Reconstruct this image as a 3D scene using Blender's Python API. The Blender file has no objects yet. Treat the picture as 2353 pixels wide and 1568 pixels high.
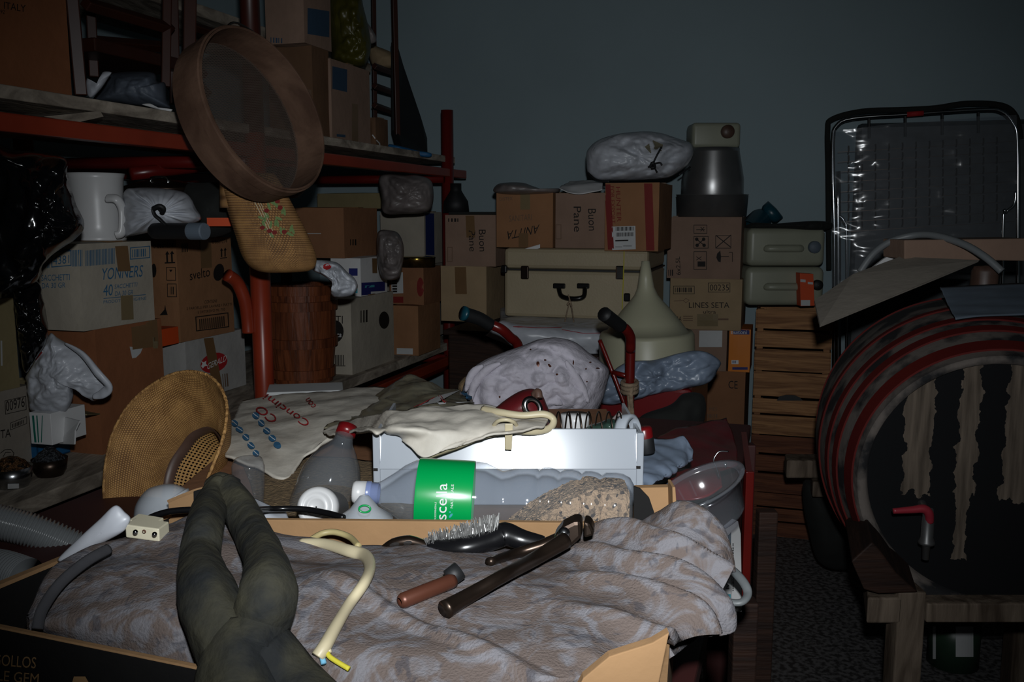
import bpy, math, random
from math import sin, cos, pi, radians, sqrt
from mathutils import Vector as V, Matrix, noise
from mathutils.bvhtree import BVHTree
random.seed(7)
SC = bpy.context.scene
COL = SC.collection
# ---------------------------------------------------------------- camera, world, light, exposure
F = 2100.0; CX = 1176.5; CY = 784.0; H = 1.4; PIT = radians(8)
C = V((0, 0, H))
cam = bpy.data.cameras.new('camera'); camo = bpy.data.objects.new('camera', cam); COL.objects.link(camo)
camo.location = C; camo.rotation_euler = (pi/2-PIT, 0, 0)
cam.sensor_width = 36; cam.lens = 36*F/2353; cam.clip_start = 0.05
SC.camera = camo
SC.view_settings.view_transform = 'Standard'; SC.view_settings.look = 'None'
SC.view_settings.gamma = 1; SC.view_settings.use_curve_mapping = False; SC.view_settings.exposure = 0.0
w = bpy.data.worlds.new('world'); SC.world = w; w.use_nodes = True
w.node_tree.nodes['Background'].inputs[0].default_value = (0.6, 0.8, 1, 1)
w.node_tree.nodes['Background'].inputs[1].default_value = 0.0015
fl = bpy.data.lights.new('camera_flash', 'SPOT'); flo = bpy.data.objects.new('camera_flash', fl); COL.objects.link(flo)
flo.location = (0.02, 0.0, H+0.11); flo.rotation_euler = (radians(81.5), 0, radians(-2))
fl.energy = 80; fl.color = (0.93, 0.97, 1.0); fl.shadow_soft_size = 0.018; fl.spot_size = radians(81); fl.spot_blend = 1.0
# ---------------------------------------------------------------- geometry of the view and the room
fwd = V((0, cos(PIT), -sin(PIT))); rgt = V((1, 0, 0)); upv = V((0, sin(PIT), cos(PIT)))
TH = radians(17.2); AD = V((cos(TH), -sin(TH), 0)); BD = V((sin(TH), cos(TH), 0)); Z = V((0, 0, 1))
def ray(px, py): return fwd + rgt*((px-CX)/F) - upv*((py-CY)/F)
def P(px, py, Y): d = ray(px, py); return C + d*(Y/d.y)
def Pz(px, py, z): d = ray(px, py); return C + d*((z-H)/d.z)
def Pa(px, py, a): d = ray(px, py); return C + d*(a/d.dot(AD))
def Pb(px, py, b): d = ray(px, py); return C + d*(b/d.dot(BD))
def R(a, b, z): return AD*a + BD*b + Z*z
def gp(px, z, a=None, b=None):
    n = rgt - fwd*((px-CX)/F)
    if a is not None: p0 = R(a, 0, z); d = BD
    else: p0 = R(0, b, z); d = AD
    return p0 + d*(-((p0-C).dot(n))/d.dot(n))
def zat(px, py, p): return P(px, py, p.y).z
# ---------------------------------------------------------------- materials
M = {}
def lin(c): return tuple(((x/255)/12.92 if x/255 <= .04045 else ((x/255+.055)/1.055)**2.4) for x in c)
def mat(key, rgb, rough=.7, metal=0, spec=.5, var=.12, vs=6, bump=0, bs=60, rgb2=None, kind='noise', bkind='noise', dist=0, coat=0, uv=False, stretch=None, trans=0, lo=.35, hi=.65, bd=.01):
    if key in M: return M[key]
    m = bpy.data.materials.new(key); m.use_nodes = True; nt = m.node_tree; N = nt.nodes; L = nt.links
    b = N['Principled BSDF']; c1 = (*rgb, 1)
    c2 = (*rgb2, 1) if rgb2 else tuple(x*(1-var*2) for x in rgb)+(1,)
    tc = N.new('ShaderNodeTexCoord'); mp = N.new('ShaderNodeMapping'); L.new(tc.outputs['UV' if uv else 'Object'], mp.inputs[0])
    if stretch: mp.inputs['Scale'].default_value = stretch
    if kind == 'noise':
        t = N.new('ShaderNodeTexNoise'); t.inputs['Scale'].default_value = vs; t.inputs['Detail'].default_value = 6; t.inputs['Distortion'].default_value = dist; o = t.outputs['Fac']
    elif kind == 'wave':
        t = N.new('ShaderNodeTexWave'); t.inputs['Scale'].default_value = vs; t.inputs['Distortion'].default_value = dist; t.inputs['Detail'].default_value = 3; o = t.outputs['Fac']
    elif kind == 'voronoi':
        t = N.new('ShaderNodeTexVoronoi'); t.inputs['Scale'].default_value = vs; o = t.outputs['Distance']
    elif kind == 'checker':
        t = N.new('ShaderNodeTexChecker'); t.inputs['Scale'].default_value = vs; o = t.outputs['Fac']
    elif kind == 'cells':
        t = N.new('ShaderNodeTexVoronoi'); t.inputs['Scale'].default_value = vs; o = t.outputs['Color']
    L.new(mp.outputs[0], t.inputs['Vector'])
    cr = N.new('ShaderNodeValToRGB'); cr.color_ramp.elements[0].position = lo; cr.color_ramp.elements[1].position = hi
    cr.color_ramp.elements[0].color = c2; cr.color_ramp.elements[1].color = c1
    L.new(o, cr.inputs[0]); L.new(cr.outputs[0], b.inputs['Base Color'])
    b.inputs['Roughness'].default_value = rough; b.inputs['Metallic'].default_value = metal
    b.inputs['Specular IOR Level'].default_value = spec; b.inputs['Coat Weight'].default_value = coat
    b.inputs['Transmission Weight'].default_value = trans
    if bump:
        if bkind == 'crinkle':
            n2 = N.new('ShaderNodeTexNoise'); n2.noise_type = 'RIDGED_MULTIFRACTAL'; n2.inputs['Scale'].default_value = bs; n2.inputs['Detail'].default_value = 3; n2.inputs['Distortion'].default_value = .6
        elif bkind == 'wave':
            n2 = N.new('ShaderNodeTexWave'); n2.inputs['Scale'].default_value = bs; n2.inputs['Distortion'].default_value = 1
        else:
            n2 = N.new('ShaderNodeTexNoise'); n2.inputs['Scale'].default_value = bs; n2.inputs['Detail'].default_value = 4
        L.new(mp.outputs[0], n2.inputs['Vector'])
        bp = N.new('ShaderNodeBump'); bp.inputs['Strength'].default_value = bump; bp.inputs['Distance'].default_value = bd
        L.new(n2.outputs['Fac'], bp.inputs['Height']); L.new(bp.outputs[0], b.inputs['Normal'])
    M[key] = m; return m
def clear(key, rgb=(.9, .9, .9), base=.06, rough=.08, fres=1.0):
    if key in M: return M[key]
    m = bpy.data.materials.new(key); m.use_nodes = True; nt = m.node_tree; N = nt.nodes; L = nt.links
    N.remove(N['Principled BSDF']); out = N['Material Output']
    tr = N.new('ShaderNodeBsdfTransparent'); tr.inputs[0].default_value = (*rgb, 1)
    gl = N.new('ShaderNodeBsdfGlossy'); gl.inputs['Roughness'].default_value = rough
    df = N.new('ShaderNodeBsdfDiffuse'); df.inputs[0].default_value = (.7, .75, .8, 1)
    lw = N.new('ShaderNodeLayerWeight'); lw.inputs[0].default_value = .5; pw = N.new('ShaderNodeMath'); pw.operation = 'POWER'; pw.inputs[1].default_value = 3.5; L.new(lw.outputs['Facing'], pw.inputs[0])
    ad = N.new('ShaderNodeMath'); ad.operation = 'MULTIPLY_ADD'; ad.inputs[1].default_value = .75*fres; ad.inputs[2].default_value = 0.05
    L.new(pw.outputs[0], ad.inputs[0])
    mx = N.new('ShaderNodeMixShader'); mx.inputs[0].default_value = base; L.new(tr.outputs[0], mx.inputs[1]); L.new(df.outputs[0], mx.inputs[2])
    m2 = N.new('ShaderNodeMixShader'); L.new(ad.outputs[0], m2.inputs[0]); L.new(mx.outputs[0], m2.inputs[1]); L.new(gl.outputs[0], m2.inputs[2])
    L.new(m2.outputs[0], out.inputs['Surface']); M[key] = m; return m
def card(key, srgb):
    g_ = sum(srgb)/3; srgb = tuple(x*.8+g_*.2*.93 for x in srgb)
    return mat(key, lin(srgb), rough=.85, var=.07, vs=9, bump=.15, bs=40, spec=.25)
def plain(key, srgb, rough=.7, spec=.3, **k): return mat(key, lin(srgb), rough=rough, spec=spec, var=.06, **k)
def wood(key, srgb, srgb2, sc=3, st=(1, 1, 14), rough=.7): return mat(key, lin(srgb), rough=rough, rgb2=lin(srgb2), vs=sc, stretch=st, dist=1.5, bump=.3, bs=12, spec=.25)
card('card_brown', (150, 98, 62)); card('card_tan', (168, 140, 102)); card('card_grey', (158, 148, 134)); card('card_pale', (176, 166, 148))
card('card_orange', (160, 108, 68)); card('card_dark', (112, 78, 52)); card('card_white', (170, 168, 164)); card('card_olive', (150, 134, 90)); card('card_rosy', (150, 118, 98))
card('card_rust', (152, 88, 50)); card('card_kraft', (164, 122, 78)); card('card_black', (20, 19, 19))
plain('ink_blue', (52, 100, 135)); plain('ink_black', (28, 24, 22)); plain('ink_brown', (90, 56, 40)); plain('ink_red', (170, 36, 40)); plain('ink_darkred', (120, 34, 30))
plain('ink_white', (225, 225, 225)); plain('ink_teal', (70, 160, 175)); plain('ink_gold', (150, 118, 80)); plain('ink_green', (30, 110, 95)); plain('ink_yellow', (200, 190, 60)); plain('ink_navy', (30, 50, 110))
plain('ink_faint', (112, 88, 70))
mat('tape_brown', lin((120, 92, 62)), rough=.3, spec=.5, var=.08); mat('tape_clear', lin((128, 112, 82)), rough=.22, spec=.6, var=.05)
plain('label_white', (190, 192, 192), rough=.5)
mat('wall_paint', lin((150, 168, 174)), rough=.8, var=.05, vs=1.3, bump=.15, bs=14, spec=.15)
mat('ceiling_paint', lin((120, 125, 125)), rough=.9, var=.05)
mat('terrazzo', lin((112, 110, 110)), rgb2=lin((62, 60, 60)), rough=.5, kind='noise', vs=60, lo=.42, hi=.58, spec=.3, stretch=(1, 1, 1))
mat('plank', lin((184, 172, 156)), rgb2=lin((112, 102, 90)), rough=.85, vs=5, dist=1, stretch=(4, 1, 4), bump=.3, bs=20)
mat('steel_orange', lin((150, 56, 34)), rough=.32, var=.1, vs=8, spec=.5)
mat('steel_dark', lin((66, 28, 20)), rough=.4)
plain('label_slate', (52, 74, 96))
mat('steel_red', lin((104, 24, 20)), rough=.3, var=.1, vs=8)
mat('chair_wood', lin((62, 28, 16)), rough=.45, var=.15, vs=8)
mat('paint_maroon', lin((66, 28, 26)), rough=.6, var=.12, vs=7)
mat('black_plastic', lin((12, 13, 15)), rough=.17, spec=.6, var=.05, vs=5, bump=.7, bs=7, bd=.02, bkind='crinkle')
mat('black_rubber', lin((62, 60, 48)), rgb2=lin((34, 36, 37)), rough=.85, vs=24, bump=.4, bs=55, spec=.2)
mat('black_matte', lin((22, 23, 25)), rough=.6, var=.1)
mat('black_gloss', lin((18, 18, 20)), rough=.25, var=.1)
mat('dark_cloth', lin((30, 32, 30)), rough=.95, var=.15)
mat('white_enamel', lin((166, 172, 180)), rough=.17, spec=.35, var=.03, vs=5)
mat('white_plastic', lin((205, 205, 205)), rough=.32, var=.04)
mat('cream_plastic', lin((215, 208, 182)), rough=.4, var=.05)
mat('white_bag', lin((196, 200, 208)), rough=.35, var=.1, vs=14, bump=.7, bs=17, bd=.008, spec=.5, bkind='crinkle')
mat('blue_bag', lin((128, 142, 162)), rough=.35, var=.12, vs=9, bump=.6, bs=7, bd=.014, bkind='crinkle')
mat('grey_bag', lin((128, 120, 118)), rough=.4, var=.2, vs=9, bump=.7, bs=9, bd=.014, bkind='crinkle')
mat('white_paper', lin((212, 212, 212)), rough=.7, var=.04)
mat('sack_paper', lin((198, 192, 180)), rgb2=lin((160, 152, 140)), rough=.6, vs=11, lo=.3, hi=.55, bump=.2, bs=30)
mat('sack_film', lin((130, 124, 104)), rgb2=lin((100, 95, 80)), rough=.28, vs=16, bump=.8, bs=16, bd=.008, bkind='crinkle')
mat('cloth_white', lin((186, 182, 192)), rough=.95, var=.1, vs=9, bump=.35, bs=60, spec=.1)
mat('towel', lin((104, 93, 88)), rgb2=lin((120, 118, 122)), rough=1.0, vs=17, dist=3.5, lo=.40, hi=.55, bump=.7, bs=420, spec=.03, bd=.002)
mat('burlap', lin((128, 106, 76)), rough=.95, kind='noise', vs=160, var=.2, bump=.5, bs=200)
mat('straw', lin((186, 142, 84)), rgb2=lin((116, 78, 42)), rough=.6, kind='noise', vs=120, lo=.3, hi=.62, bump=.7, bs=130, uv=False)
mat('leather_maroon', lin((96, 26, 30)), rough=.35, var=.15, vs=18, bump=.15, bs=30)
mat('leather_brown', lin((88, 66, 56)), rough=.45, var=.15, vs=18)
mat('metal', lin((170, 172, 175)), rough=.25, metal=1, var=.08)
mat('metal_chrome', lin((205, 208, 210)), rough=.14, metal=1, var=.02)
mat('metal_pot', lin((165, 165, 165)), rough=.33, metal=.85, var=.12, vs=7)
mat('metal_dark', lin((70, 58, 50)), rough=.32, metal=.85, var=.2, vs=20)
mat('metal_brass', lin((190, 160, 70)), rough=.18, metal=1, var=.06)
mat('copper_brown', lin((96, 56, 42)), rough=.4, metal=.4, var=.1)
mat('hose_grey', lin((124, 128, 130)), rough=.2, var=.06, spec=.6)
mat('cable_grey', lin((112, 116, 118)), rough=.45, var=.04)
mat('cable_cream', lin((196, 184, 152)), rough=.45, var=.06)
mat('suitcase_cream', lin((166, 152, 124)), rough=.55, var=.05, vs=6, bump=.1, bs=120)
mat('funnel_plastic', lin((168, 166, 142)), rough=.4, var=.05)
mat('can_plastic', lin((148, 150, 132)), rough=.4, var=.06)
mat('teal_plastic', lin((20, 70, 84)), rough=.35, var=.06)
mat('rope', lin((150, 130, 108)), rough=.95, var=.2, vs=60, bump=.5, bs=90)
mat('red_plastic', lin((110, 16, 20)), rough=.3, var=.08)
mat('orange_card', lin((206, 74, 24)), rough=.6, var=.04); mat('amber_card', lin((214, 122, 20)), rough=.6, var=.04)
mat('blue_card', lin((22, 92, 140)), rough=.6, var=.08); mat('navy_card', lin((24, 34, 110)), rough=.6, var=.05)
mat('label_green', lin((0, 152, 74)), rough=.28, var=.04, coat=.3)
mat('tin_bronze', lin((110, 84, 44)), rough=.25, metal=.8, var=.3, vs=30)
mat('seed', lin((188, 156, 122)), rgb2=lin((60, 46, 36)), rough=.8, kind='cells', vs=230, lo=.15, hi=.42, bump=.8, bs=220)
mat('yellow_bag', lin((74, 70, 20)), rough=.4, var=.15, vs=12)
mat('grey_cover', lin((92, 100, 112)), rough=.55, var=.15, vs=16, bump=.2, bs=30)
mat('stave_head', lin((104, 94, 82)), rgb2=lin((66, 58, 50)), rough=.85, vs=4, stretch=(6, 6, 1), dist=.6)
mat('stave_side', lin((104, 96, 90)), rgb2=lin((26, 26, 28)), rough=.85, vs=11, lo=.42, hi=.56, bump=.3, bs=20)
mat('tar', lin((15, 16, 18)), rough=.8, spec=.2, var=.2, vs=30, bump=.4, bs=60)
mat('hoop_red', lin((92, 25, 20)), rough=.75, spec=.2, rgb2=lin((84, 22, 20)), vs=9)
mat('grey_plate', lin((96, 108, 120)), rough=.6, var=.08, vs=16)
mat('plastic_film', lin((70, 74, 80)), rough=.16, var=.2, vs=12, bump=.5, bs=16, bd=.02)
wood('wood_crate', (176, 130, 88), (120, 82, 54)); wood('wood_crate_red', (120, 74, 50), (84, 48, 34)); wood('wood_old', (120, 106, 92), (72, 60, 50), st=(6, 6, 1)); wood('wood_tub', (122, 66, 38), (74, 38, 22), st=(10, 10, 1), rough=.45)
wood('wood_sieve', (112, 86, 70), (80, 58, 46), st=(2, 2, 2)); wood('wood_dark', (52, 34, 26), (34, 22, 18))
clear('clear_plastic', (.93, .94, .96), .04, .1); clear('clear_bottle', (.86, .88, .91), .07, .06); clear('frosted', (.85, .87, .9), .4, .3); clear('clear_tub', (.9, .9, .94), .06, .1)
def weave(key, c1, c2, nu, nv, bump=.6, bd=.0012, stain=0):
    m = bpy.data.materials.new(key); m.use_nodes = True; nt = m.node_tree; N = nt.nodes; L = nt.links; b = N['Principled BSDF']; b.inputs['Roughness'].default_value = .6; b.inputs['Specular IOR Level'].default_value = .3
    tc = N.new('ShaderNodeTexCoord'); sx = N.new('ShaderNodeSeparateXYZ'); L.new(tc.outputs['UV'], sx.inputs[0])
    def mth(op, a, b_=None):
        n = N.new('ShaderNodeMath'); n.operation = op
        for i, v in enumerate((a, b_)):
            if v is None: continue
            if isinstance(v, (int, float)): n.inputs[i].default_value = v
            else: L.new(v, n.inputs[i])
        return n.outputs[0]
    tn = N.new('ShaderNodeTexNoise'); tn.inputs['Scale'].default_value = 30; L.new(tc.outputs['Object'], tn.inputs[0])
    u = mth('MULTIPLY', sx.outputs[0], 2*pi*nu); v = mth('MULTIPLY', sx.outputs[1], pi*nv)
    rowp = mth('MULTIPLY', mth('FLOOR', mth('DIVIDE', v, pi)), pi)
    s = mth('MULTIPLY', mth('ABSOLUTE', mth('SINE', mth('ADD', mth('MULTIPLY', u, .5), mth('MULTIPLY', rowp, .5)))), mth('ABSOLUTE', mth('SINE', v)))
    f = mth('ADD', mth('MULTIPLY', s, .75), mth('MULTIPLY', mth('SUBTRACT', tn.outputs['Fac'], .5), .9))
    cr = N.new('ShaderNodeValToRGB'); cr.color_ramp.elements[0].position = .1; cr.color_ramp.elements[1].position = .55
    cr.color_ramp.elements[0].color = (*lin(c2), 1); cr.color_ramp.elements[1].color = (*lin(c1), 1)
    L.new(f, cr.inputs[0]); L.new(cr.outputs[0], b.inputs['Base Color'])
    bp = N.new('ShaderNodeBump'); bp.inputs['Strength'].default_value = bump; bp.inputs['Distance'].default_value = bd; L.new(s, bp.inputs['Height']); L.new(bp.outputs[0], b.inputs['Normal'])
    M[key] = m
weave('straw_brim', (184, 140, 84), (112, 78, 44), 230, 44)
weave('straw_side', (172, 128, 76), (104, 72, 42), 84, 80)
m = M['towel']; nt = m.node_tree; N = nt.nodes; L = nt.links; b = N['Principled BSDF']; old = b.inputs['Base Color'].links[0].from_socket
tc = N['Texture Coordinate']; n1 = N.new('ShaderNodeTexNoise'); n1.inputs['Scale'].default_value = 26; n1.inputs['Detail'].default_value = 5; n1.inputs['Distortion'].default_value = 2.5; L.new(tc.outputs['Object'], n1.inputs[0])
r1 = N.new('ShaderNodeValToRGB'); r1.color_ramp.elements[0].position = .56; r1.color_ramp.elements[1].position = .64; L.new(n1.outputs['Fac'], r1.inputs[0])
mx = N.new('ShaderNodeMix'); mx.data_type = 'RGBA'; mul = N.new('ShaderNodeMath'); mul.operation = 'MULTIPLY'; mul.inputs[1].default_value = .55; L.new(r1.outputs[0], mul.inputs[0]); L.new(mul.outputs[0], mx.inputs[0]); L.new(old, mx.inputs[6]); mx.inputs[7].default_value = (*lin((66, 68, 76)), 1)
L.new(mx.outputs[2], b.inputs['Base Color'])
# ---------------------------------------------------------------- builders
def gridk(rows, **k):
    vs, fs = grid(rows, closeu=True); nc = len(rows[0]); return vs, fs, [((1-abs(2*(i % nc)/nc-1)), (i//nc)/(len(rows)-1)) for i in range(len(vs))]
WL = {}; GEO = {}
def mk(name, vs, fs, m, parent=None, label=None, cat=None, group=None, kind=None, smooth=False, uv=None, bevel=0, solid=0, sub=0):
    me = bpy.data.meshes.new(name); o = bpy.data.objects.new(name, me)
    if parent is None:
        n = len(vs); org = V((sum(v[0] for v in vs)/n, sum(v[1] for v in vs)/n, min(v[2] for v in vs))); o.location = org
    else:
        org = WL[parent]; o.parent = parent
    WL[o] = org; GEO[o] = ([V(v) for v in vs], fs)
    me.from_pydata([V(v)-org for v in vs], [], fs); me.update()
    me.materials.append(M[m] if isinstance(m, str) else m)
    if uv:
        ul = me.uv_layers.new(name='UVMap')
        for p in me.polygons:
            for li, vi in zip(p.loop_indices, p.vertices): ul.data[li].uv = uv[vi]
    if smooth: me.polygons.foreach_set('use_smooth', [True]*len(me.polygons))
    if solid:
        s = o.modifiers.new('solid', 'SOLIDIFY'); s.thickness = solid; s.offset = 0
    if bevel:
        b = o.modifiers.new('bevel', 'BEVEL'); b.width = bevel; b.segments = 2; b.limit_method = 'ANGLE'
    if sub:
        s = o.modifiers.new('sub', 'SUBSURF'); s.levels = sub; s.render_levels = sub
    if label: o['label'] = label
    if cat: o['category'] = cat
    if group: o['group'] = group
    if kind: o['kind'] = kind
    COL.objects.link(o); return o
def empty(name, loc, label, cat, group=None):
    o = bpy.data.objects.new(name, None); o.location = loc; o.empty_display_size = .05; WL[o] = V(loc); COL.objects.link(o)
    o['label'] = label; o['category'] = cat
    if group: o['group'] = group
    return o
class G:                                             # collects shapes into one mesh
    def __init__(s): s.v = []; s.f = []; s.uv = None
    def add(s, vs, fs):
        k = len(s.v); s.v += [V(v) for v in vs]; s.f += [tuple(i+k for i in f) for f in fs]; return s
    def obj(s, name, m, parent=None, **k): return mk(name, s.v, s.f, m, parent, **k)
BF = [(0, 3, 2, 1), (4, 5, 6, 7), (0, 1, 5, 4), (1, 2, 6, 5), (2, 3, 7, 6), (3, 0, 4, 7)]
def boxv(o, u, v, w):
    o = V(o); return [o, o+u, o+u+v, o+v, o+w, o+u+w, o+u+v+w, o+v+w], BF
def rb(a0, a1, b0, b1, z0, z1, yaw=0):
    vs, fs = boxv(R(a0, b0, z0), AD*(a1-a0), BD*(b1-b0), Z*(z1-z0))
    if yaw:
        c = R((a0+a1)/2, (b0+b1)/2, 0); rm = Matrix.Rotation(radians(yaw), 3, 'Z'); vs = [rm @ (v-c)+c for v in vs]
    return vs, fs
def grid(rows, closeu=False, closev=False, flip=False):
    nr = len(rows); nc = len(rows[0]); vs = [p for r in rows for p in r]; fs = []
    for i in range(nr if closev else nr-1):
        for j in range(nc if closeu else nc-1):
            a = i*nc+j; b = i*nc+(j+1) % nc; c = ((i+1) % nr)*nc+(j+1) % nc; d = ((i+1) % nr)*nc+j
            fs.append((a, d, c, b) if flip else (a, b, c, d))
    return vs, fs
def frame(ax):
    ax = V(ax).normalized(); u = ax.orthogonal().normalized(); return u, ax.cross(u).normalized(), ax
def lathe(prof, org, ax=Z, seg=40, sx=1, u=None, cap=False, wob=0):
    if u is None: u, v, ax = frame(ax)
    else: ax = V(ax).normalized(); u = (V(u)-ax*V(u).dot(ax)).normalized(); v = ax.cross(u)
    org = V(org); rows = []
    for r, h in prof:
        rows.append([org + ax*h + (u*cos(t)*sx + v*sin(t))*r*(1+(wob*noise.noise(V((cos(t)*2, sin(t)*2, h*9))) if wob else 0)) for t in [2*pi*i/seg for i in range(seg)]])
    vs, fs = grid(rows, closeu=True)
    if cap: fs = fs + [tuple(range(seg-1, -1, -1)), tuple(len(vs)-seg+i for i in range(seg))]
    return vs, fs
def cr(p, t, closed=False):
    n = len(p); k = int(math.floor(t)); f = t-k
    g = (lambda i: p[i % n]) if closed else (lambda i: p[max(0, min(n-1, i))])
    a, b, c, d = g(k-1), g(k), g(k+1), g(k+2)
    return (b*2 + (c-a)*f + (a*2-b*5+c*4-d)*f*f + (b*3-a-c*3+d)*f*f*f)*.5
def smoothp(pts, n=8, closed=False):
    pts = [V(q) if not isinstance(q, V) else q for q in pts]; m = len(pts) if closed else len(pts)-1
    out = [cr(pts, i/n, closed) for i in range(m*n)]
    if not closed: out.append(pts[-1])
    return out
def tube(pts, r, seg=10, closed=False, flat=1, flatdir=None, smooth=6, cap=True, lump=0):
    q = smoothp(pts, smooth, closed) if smooth else [V(p) for p in pts]; n = len(q)
    if not hasattr(r, '__len__'): r = [r]*2
    rows = []; u = None
    for i, p in enumerate(q):
        t = (q[(i+1) % n]-q[i-1]) if closed else (q[min(n-1, i+1)]-q[max(0, i-1)])
        t.normalize()
        if flatdir is not None: u = (V(flatdir)-t*V(flatdir).dot(t)).normalized()
        elif u is None: u = t.orthogonal().normalized()
        else: u = (u-t*u.dot(t)).normalized()
        v = t.cross(u); s = i/(n-1)*(len(r)-1); k = min(len(r)-2, int(s)); rr = r[k]+(r[k+1]-r[k])*(s-k)
        rows.append([p+(u*cos(a)*flat+v*sin(a))*rr*(1+(lump*(cos(3*a+1)+.6*cos(5*a))+lump*1.5*noise.noise(p*30+V((cos(a)*2, sin(a)*2, 0))) if lump else 0)) for a in [2*pi*j/seg for j in range(seg)]])
    vs, fs = grid(rows, closeu=True, closev=closed)
    if cap and not closed: fs = fs+[tuple(range(seg-1, -1, -1)), tuple(len(vs)-seg+i for i in range(seg))]
    return vs, fs
def nz(p, f=1, s=0): return noise.noise(V(p)*f+V((s, s*1.7, s*.3)))
def ridge(p, f, s=0):
    t = 0
    for k, a in ((1, .6), (2.3, .3), (5, .12)): t += a*(1-abs(noise.noise(V(p)*f*k+V((s+k, s*1.7, s*.3))))*2.4)
    return t
def sheet(ctrl, nu=8, nv=8, amp=0, fr=12, seed=0, rid=0, hook=None):
    rows = [[(c if isinstance(c, V) else P(*c)) for c in r] for r in ctrl]
    mid = [smoothp(r, nu) for r in rows]; cols = list(zip(*mid)); fine = [smoothp(list(c), nv) for c in cols]
    rows = [list(r) for r in zip(*fine)]; out = []
    for i, r in enumerate(rows):
        o = []
        for j, p in enumerate(r):
            du = r[min(len(r)-1, j+1)]-r[max(0, j-1)]; dv = rows[min(len(rows)-1, i+1)][j]-rows[max(0, i-1)][j]
            n = du.cross(dv)
            if n.length > 1e-9: n.normalize()
            o.append(p+n*(amp*(nz(p, fr, seed)+.5*nz(p, fr*2.3, seed+3)) + rid*(ridge(p, fr, seed+7)-.6) + (hook(p) if hook else 0)))
        out.append(o)
    return grid(out)
def puff(outline, Y, T, amp=.01, fr=14, seed=0, pleat=None, NR=22, sub=8, pw=2.2, c=None, rid=0, Tb=None, base=None):
    o = smoothp([V((x, y, 0)) for x, y in outline], sub, True)
    if c is None: c = V((sum(p.x for p in o)/len(o), sum(p.y for p in o)/len(o), 0))
    else: c = V((c[0], c[1], 0))
    NA = len(o); Tb = T if Tb is None else Tb
    def ring(r, side):
        row = []
        for q in o:
            e = c+(q-c)*r; h = max(0, 1-r**pw)**.5
            p = P(e.x, e.y, Y+side*(T if side < 0 else Tb)*h)
            d = amp*(nz(p, fr, seed)+.5*nz(p, fr*2.4, seed+5))+rid*2.0*(ridge(p, fr*1.5, seed+9)-.5)
            if pleat:
                dx = e.x-pleat[0]; dy = e.y-pleat[1]; an = math.atan2(dy, dx); dd = min(1, sqrt(dx*dx+dy*dy)/pleat[4] if len(pleat) > 4 else 1)
                d += pleat[3]*(sin(an*pleat[2]+2*nz(p, 20, seed))*.6+.4*sin(an*pleat[2]*1.9+1))*dd
            p = p+V((0, d*(.25+h)*(1 if side < 0 else .4), 0))
            if base is not None and p.z < base: p.z = base
            row.append(p)
        return row
    rows = [ring(i/NR, -1) for i in range(1, NR+1)]+[ring(i/NR, 1) for i in range(NR-1, 0, -2)]
    vs, fs = grid(rows, closeu=True)
    k = len(vs); vs = vs+[P(c.x, c.y, Y-T), P(c.x, c.y, Y+Tb)]
    L = len(rows)
    fs = fs+[(k, (j+1) % NA, j) for j in range(NA)]+[(k+1, (L-1)*NA+j, (L-1)*NA+(j+1) % NA) for j in range(NA)]
    return vs, fs
def prism(pts, off):
    n = len(pts); pts = [V(p) for p in pts]; vs = pts+[p+V(off) for p in pts]
    return vs, [tuple(range(n)), tuple(range(2*n-1, n-1, -1))]+[(i, i+n, (i+1) % n+n, (i+1) % n) for i in range(n)]
# --- printed marks laid on a surface
TXT = {}
def textmesh(s):
    if s in TXT: return TXT[s]
    cu = bpy.data.curves.new('t', 'FONT'); cu.body = s; cu.size = 1; cu.resolution_u = 3
    ob = bpy.data.objects.new('t', cu); COL.objects.link(ob); dg = bpy.context.evaluated_depsgraph_get()
    me = bpy.data.meshes.new_from_object(ob.evaluated_get(dg)); vs = [(v.co.x, v.co.y) for v in me.vertices]; fs = [tuple(p.vertices) for p in me.polygons]
    bpy.data.objects.remove(ob); bpy.data.meshes.remove(me)
    x0 = min(v[0] for v in vs); x1 = max(v[0] for v in vs); y0 = min(v[1] for v in vs); y1 = max(v[1] for v in vs)
    vs = [((x-x0)/(x1-x0), (y-y0)/(y1-y0)) for x, y in vs]; TXT[s] = (vs, fs); return TXT[s]
for _s in ['YONNERS', '40', 'SACCHETTI', 'DA 30 GR', '4381', 'PRODOTTI PER IGIENE', '0 8661274', 'svelto', 'CONTIENE', '2 FARDELLI PER LAVARE I PIATTI', 'E DETERSIVO ML 750', '00976', 'TA', 'ITALY', '92', '00235', 'LINES SETA', 'ultra', 'AA', '6x2,5L', 'Pane', 'Buon', 'ANITTA', 'SANITARI', 'Concimi', 'CO', 'con', 'scella', 'NATURALE', 'OLIGOMINERALE', 'GOLLOS', 'LITTLE GEM', 'UTI', 'iocca', 'IV', 'GERALD', 'CE', 'Buitoni', 'MES', 'HUNTER', 'Puccia', 'FOR EXPORT', 'cat', '%', 'DISTEX', 'U']:
    textmesh(_s)
def sbox(s):
    k = s[0]
    if k == 't': o_, u, v = s[2:5]
    elif k in 'rob': o_, u, v = s[1:4]
    elif k == 'e': return (s[1]-s[3], s[2]-s[4], s[1]+s[3], s[2]+s[4])
    else: return (min(p[0] for p in s[1]), min(p[1] for p in s[1]), max(p[0] for p in s[1]), max(p[1] for p in s[1]))
    xs = [o_[0], o_[0]+u[0], o_[0]+v[0], o_[0]+u[0]+v[0]]; ys = [o_[1], o_[1]+u[1], o_[1]+v[1], o_[1]+u[1]+v[1]]
    return (min(xs), min(ys), max(xs), max(ys))
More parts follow.
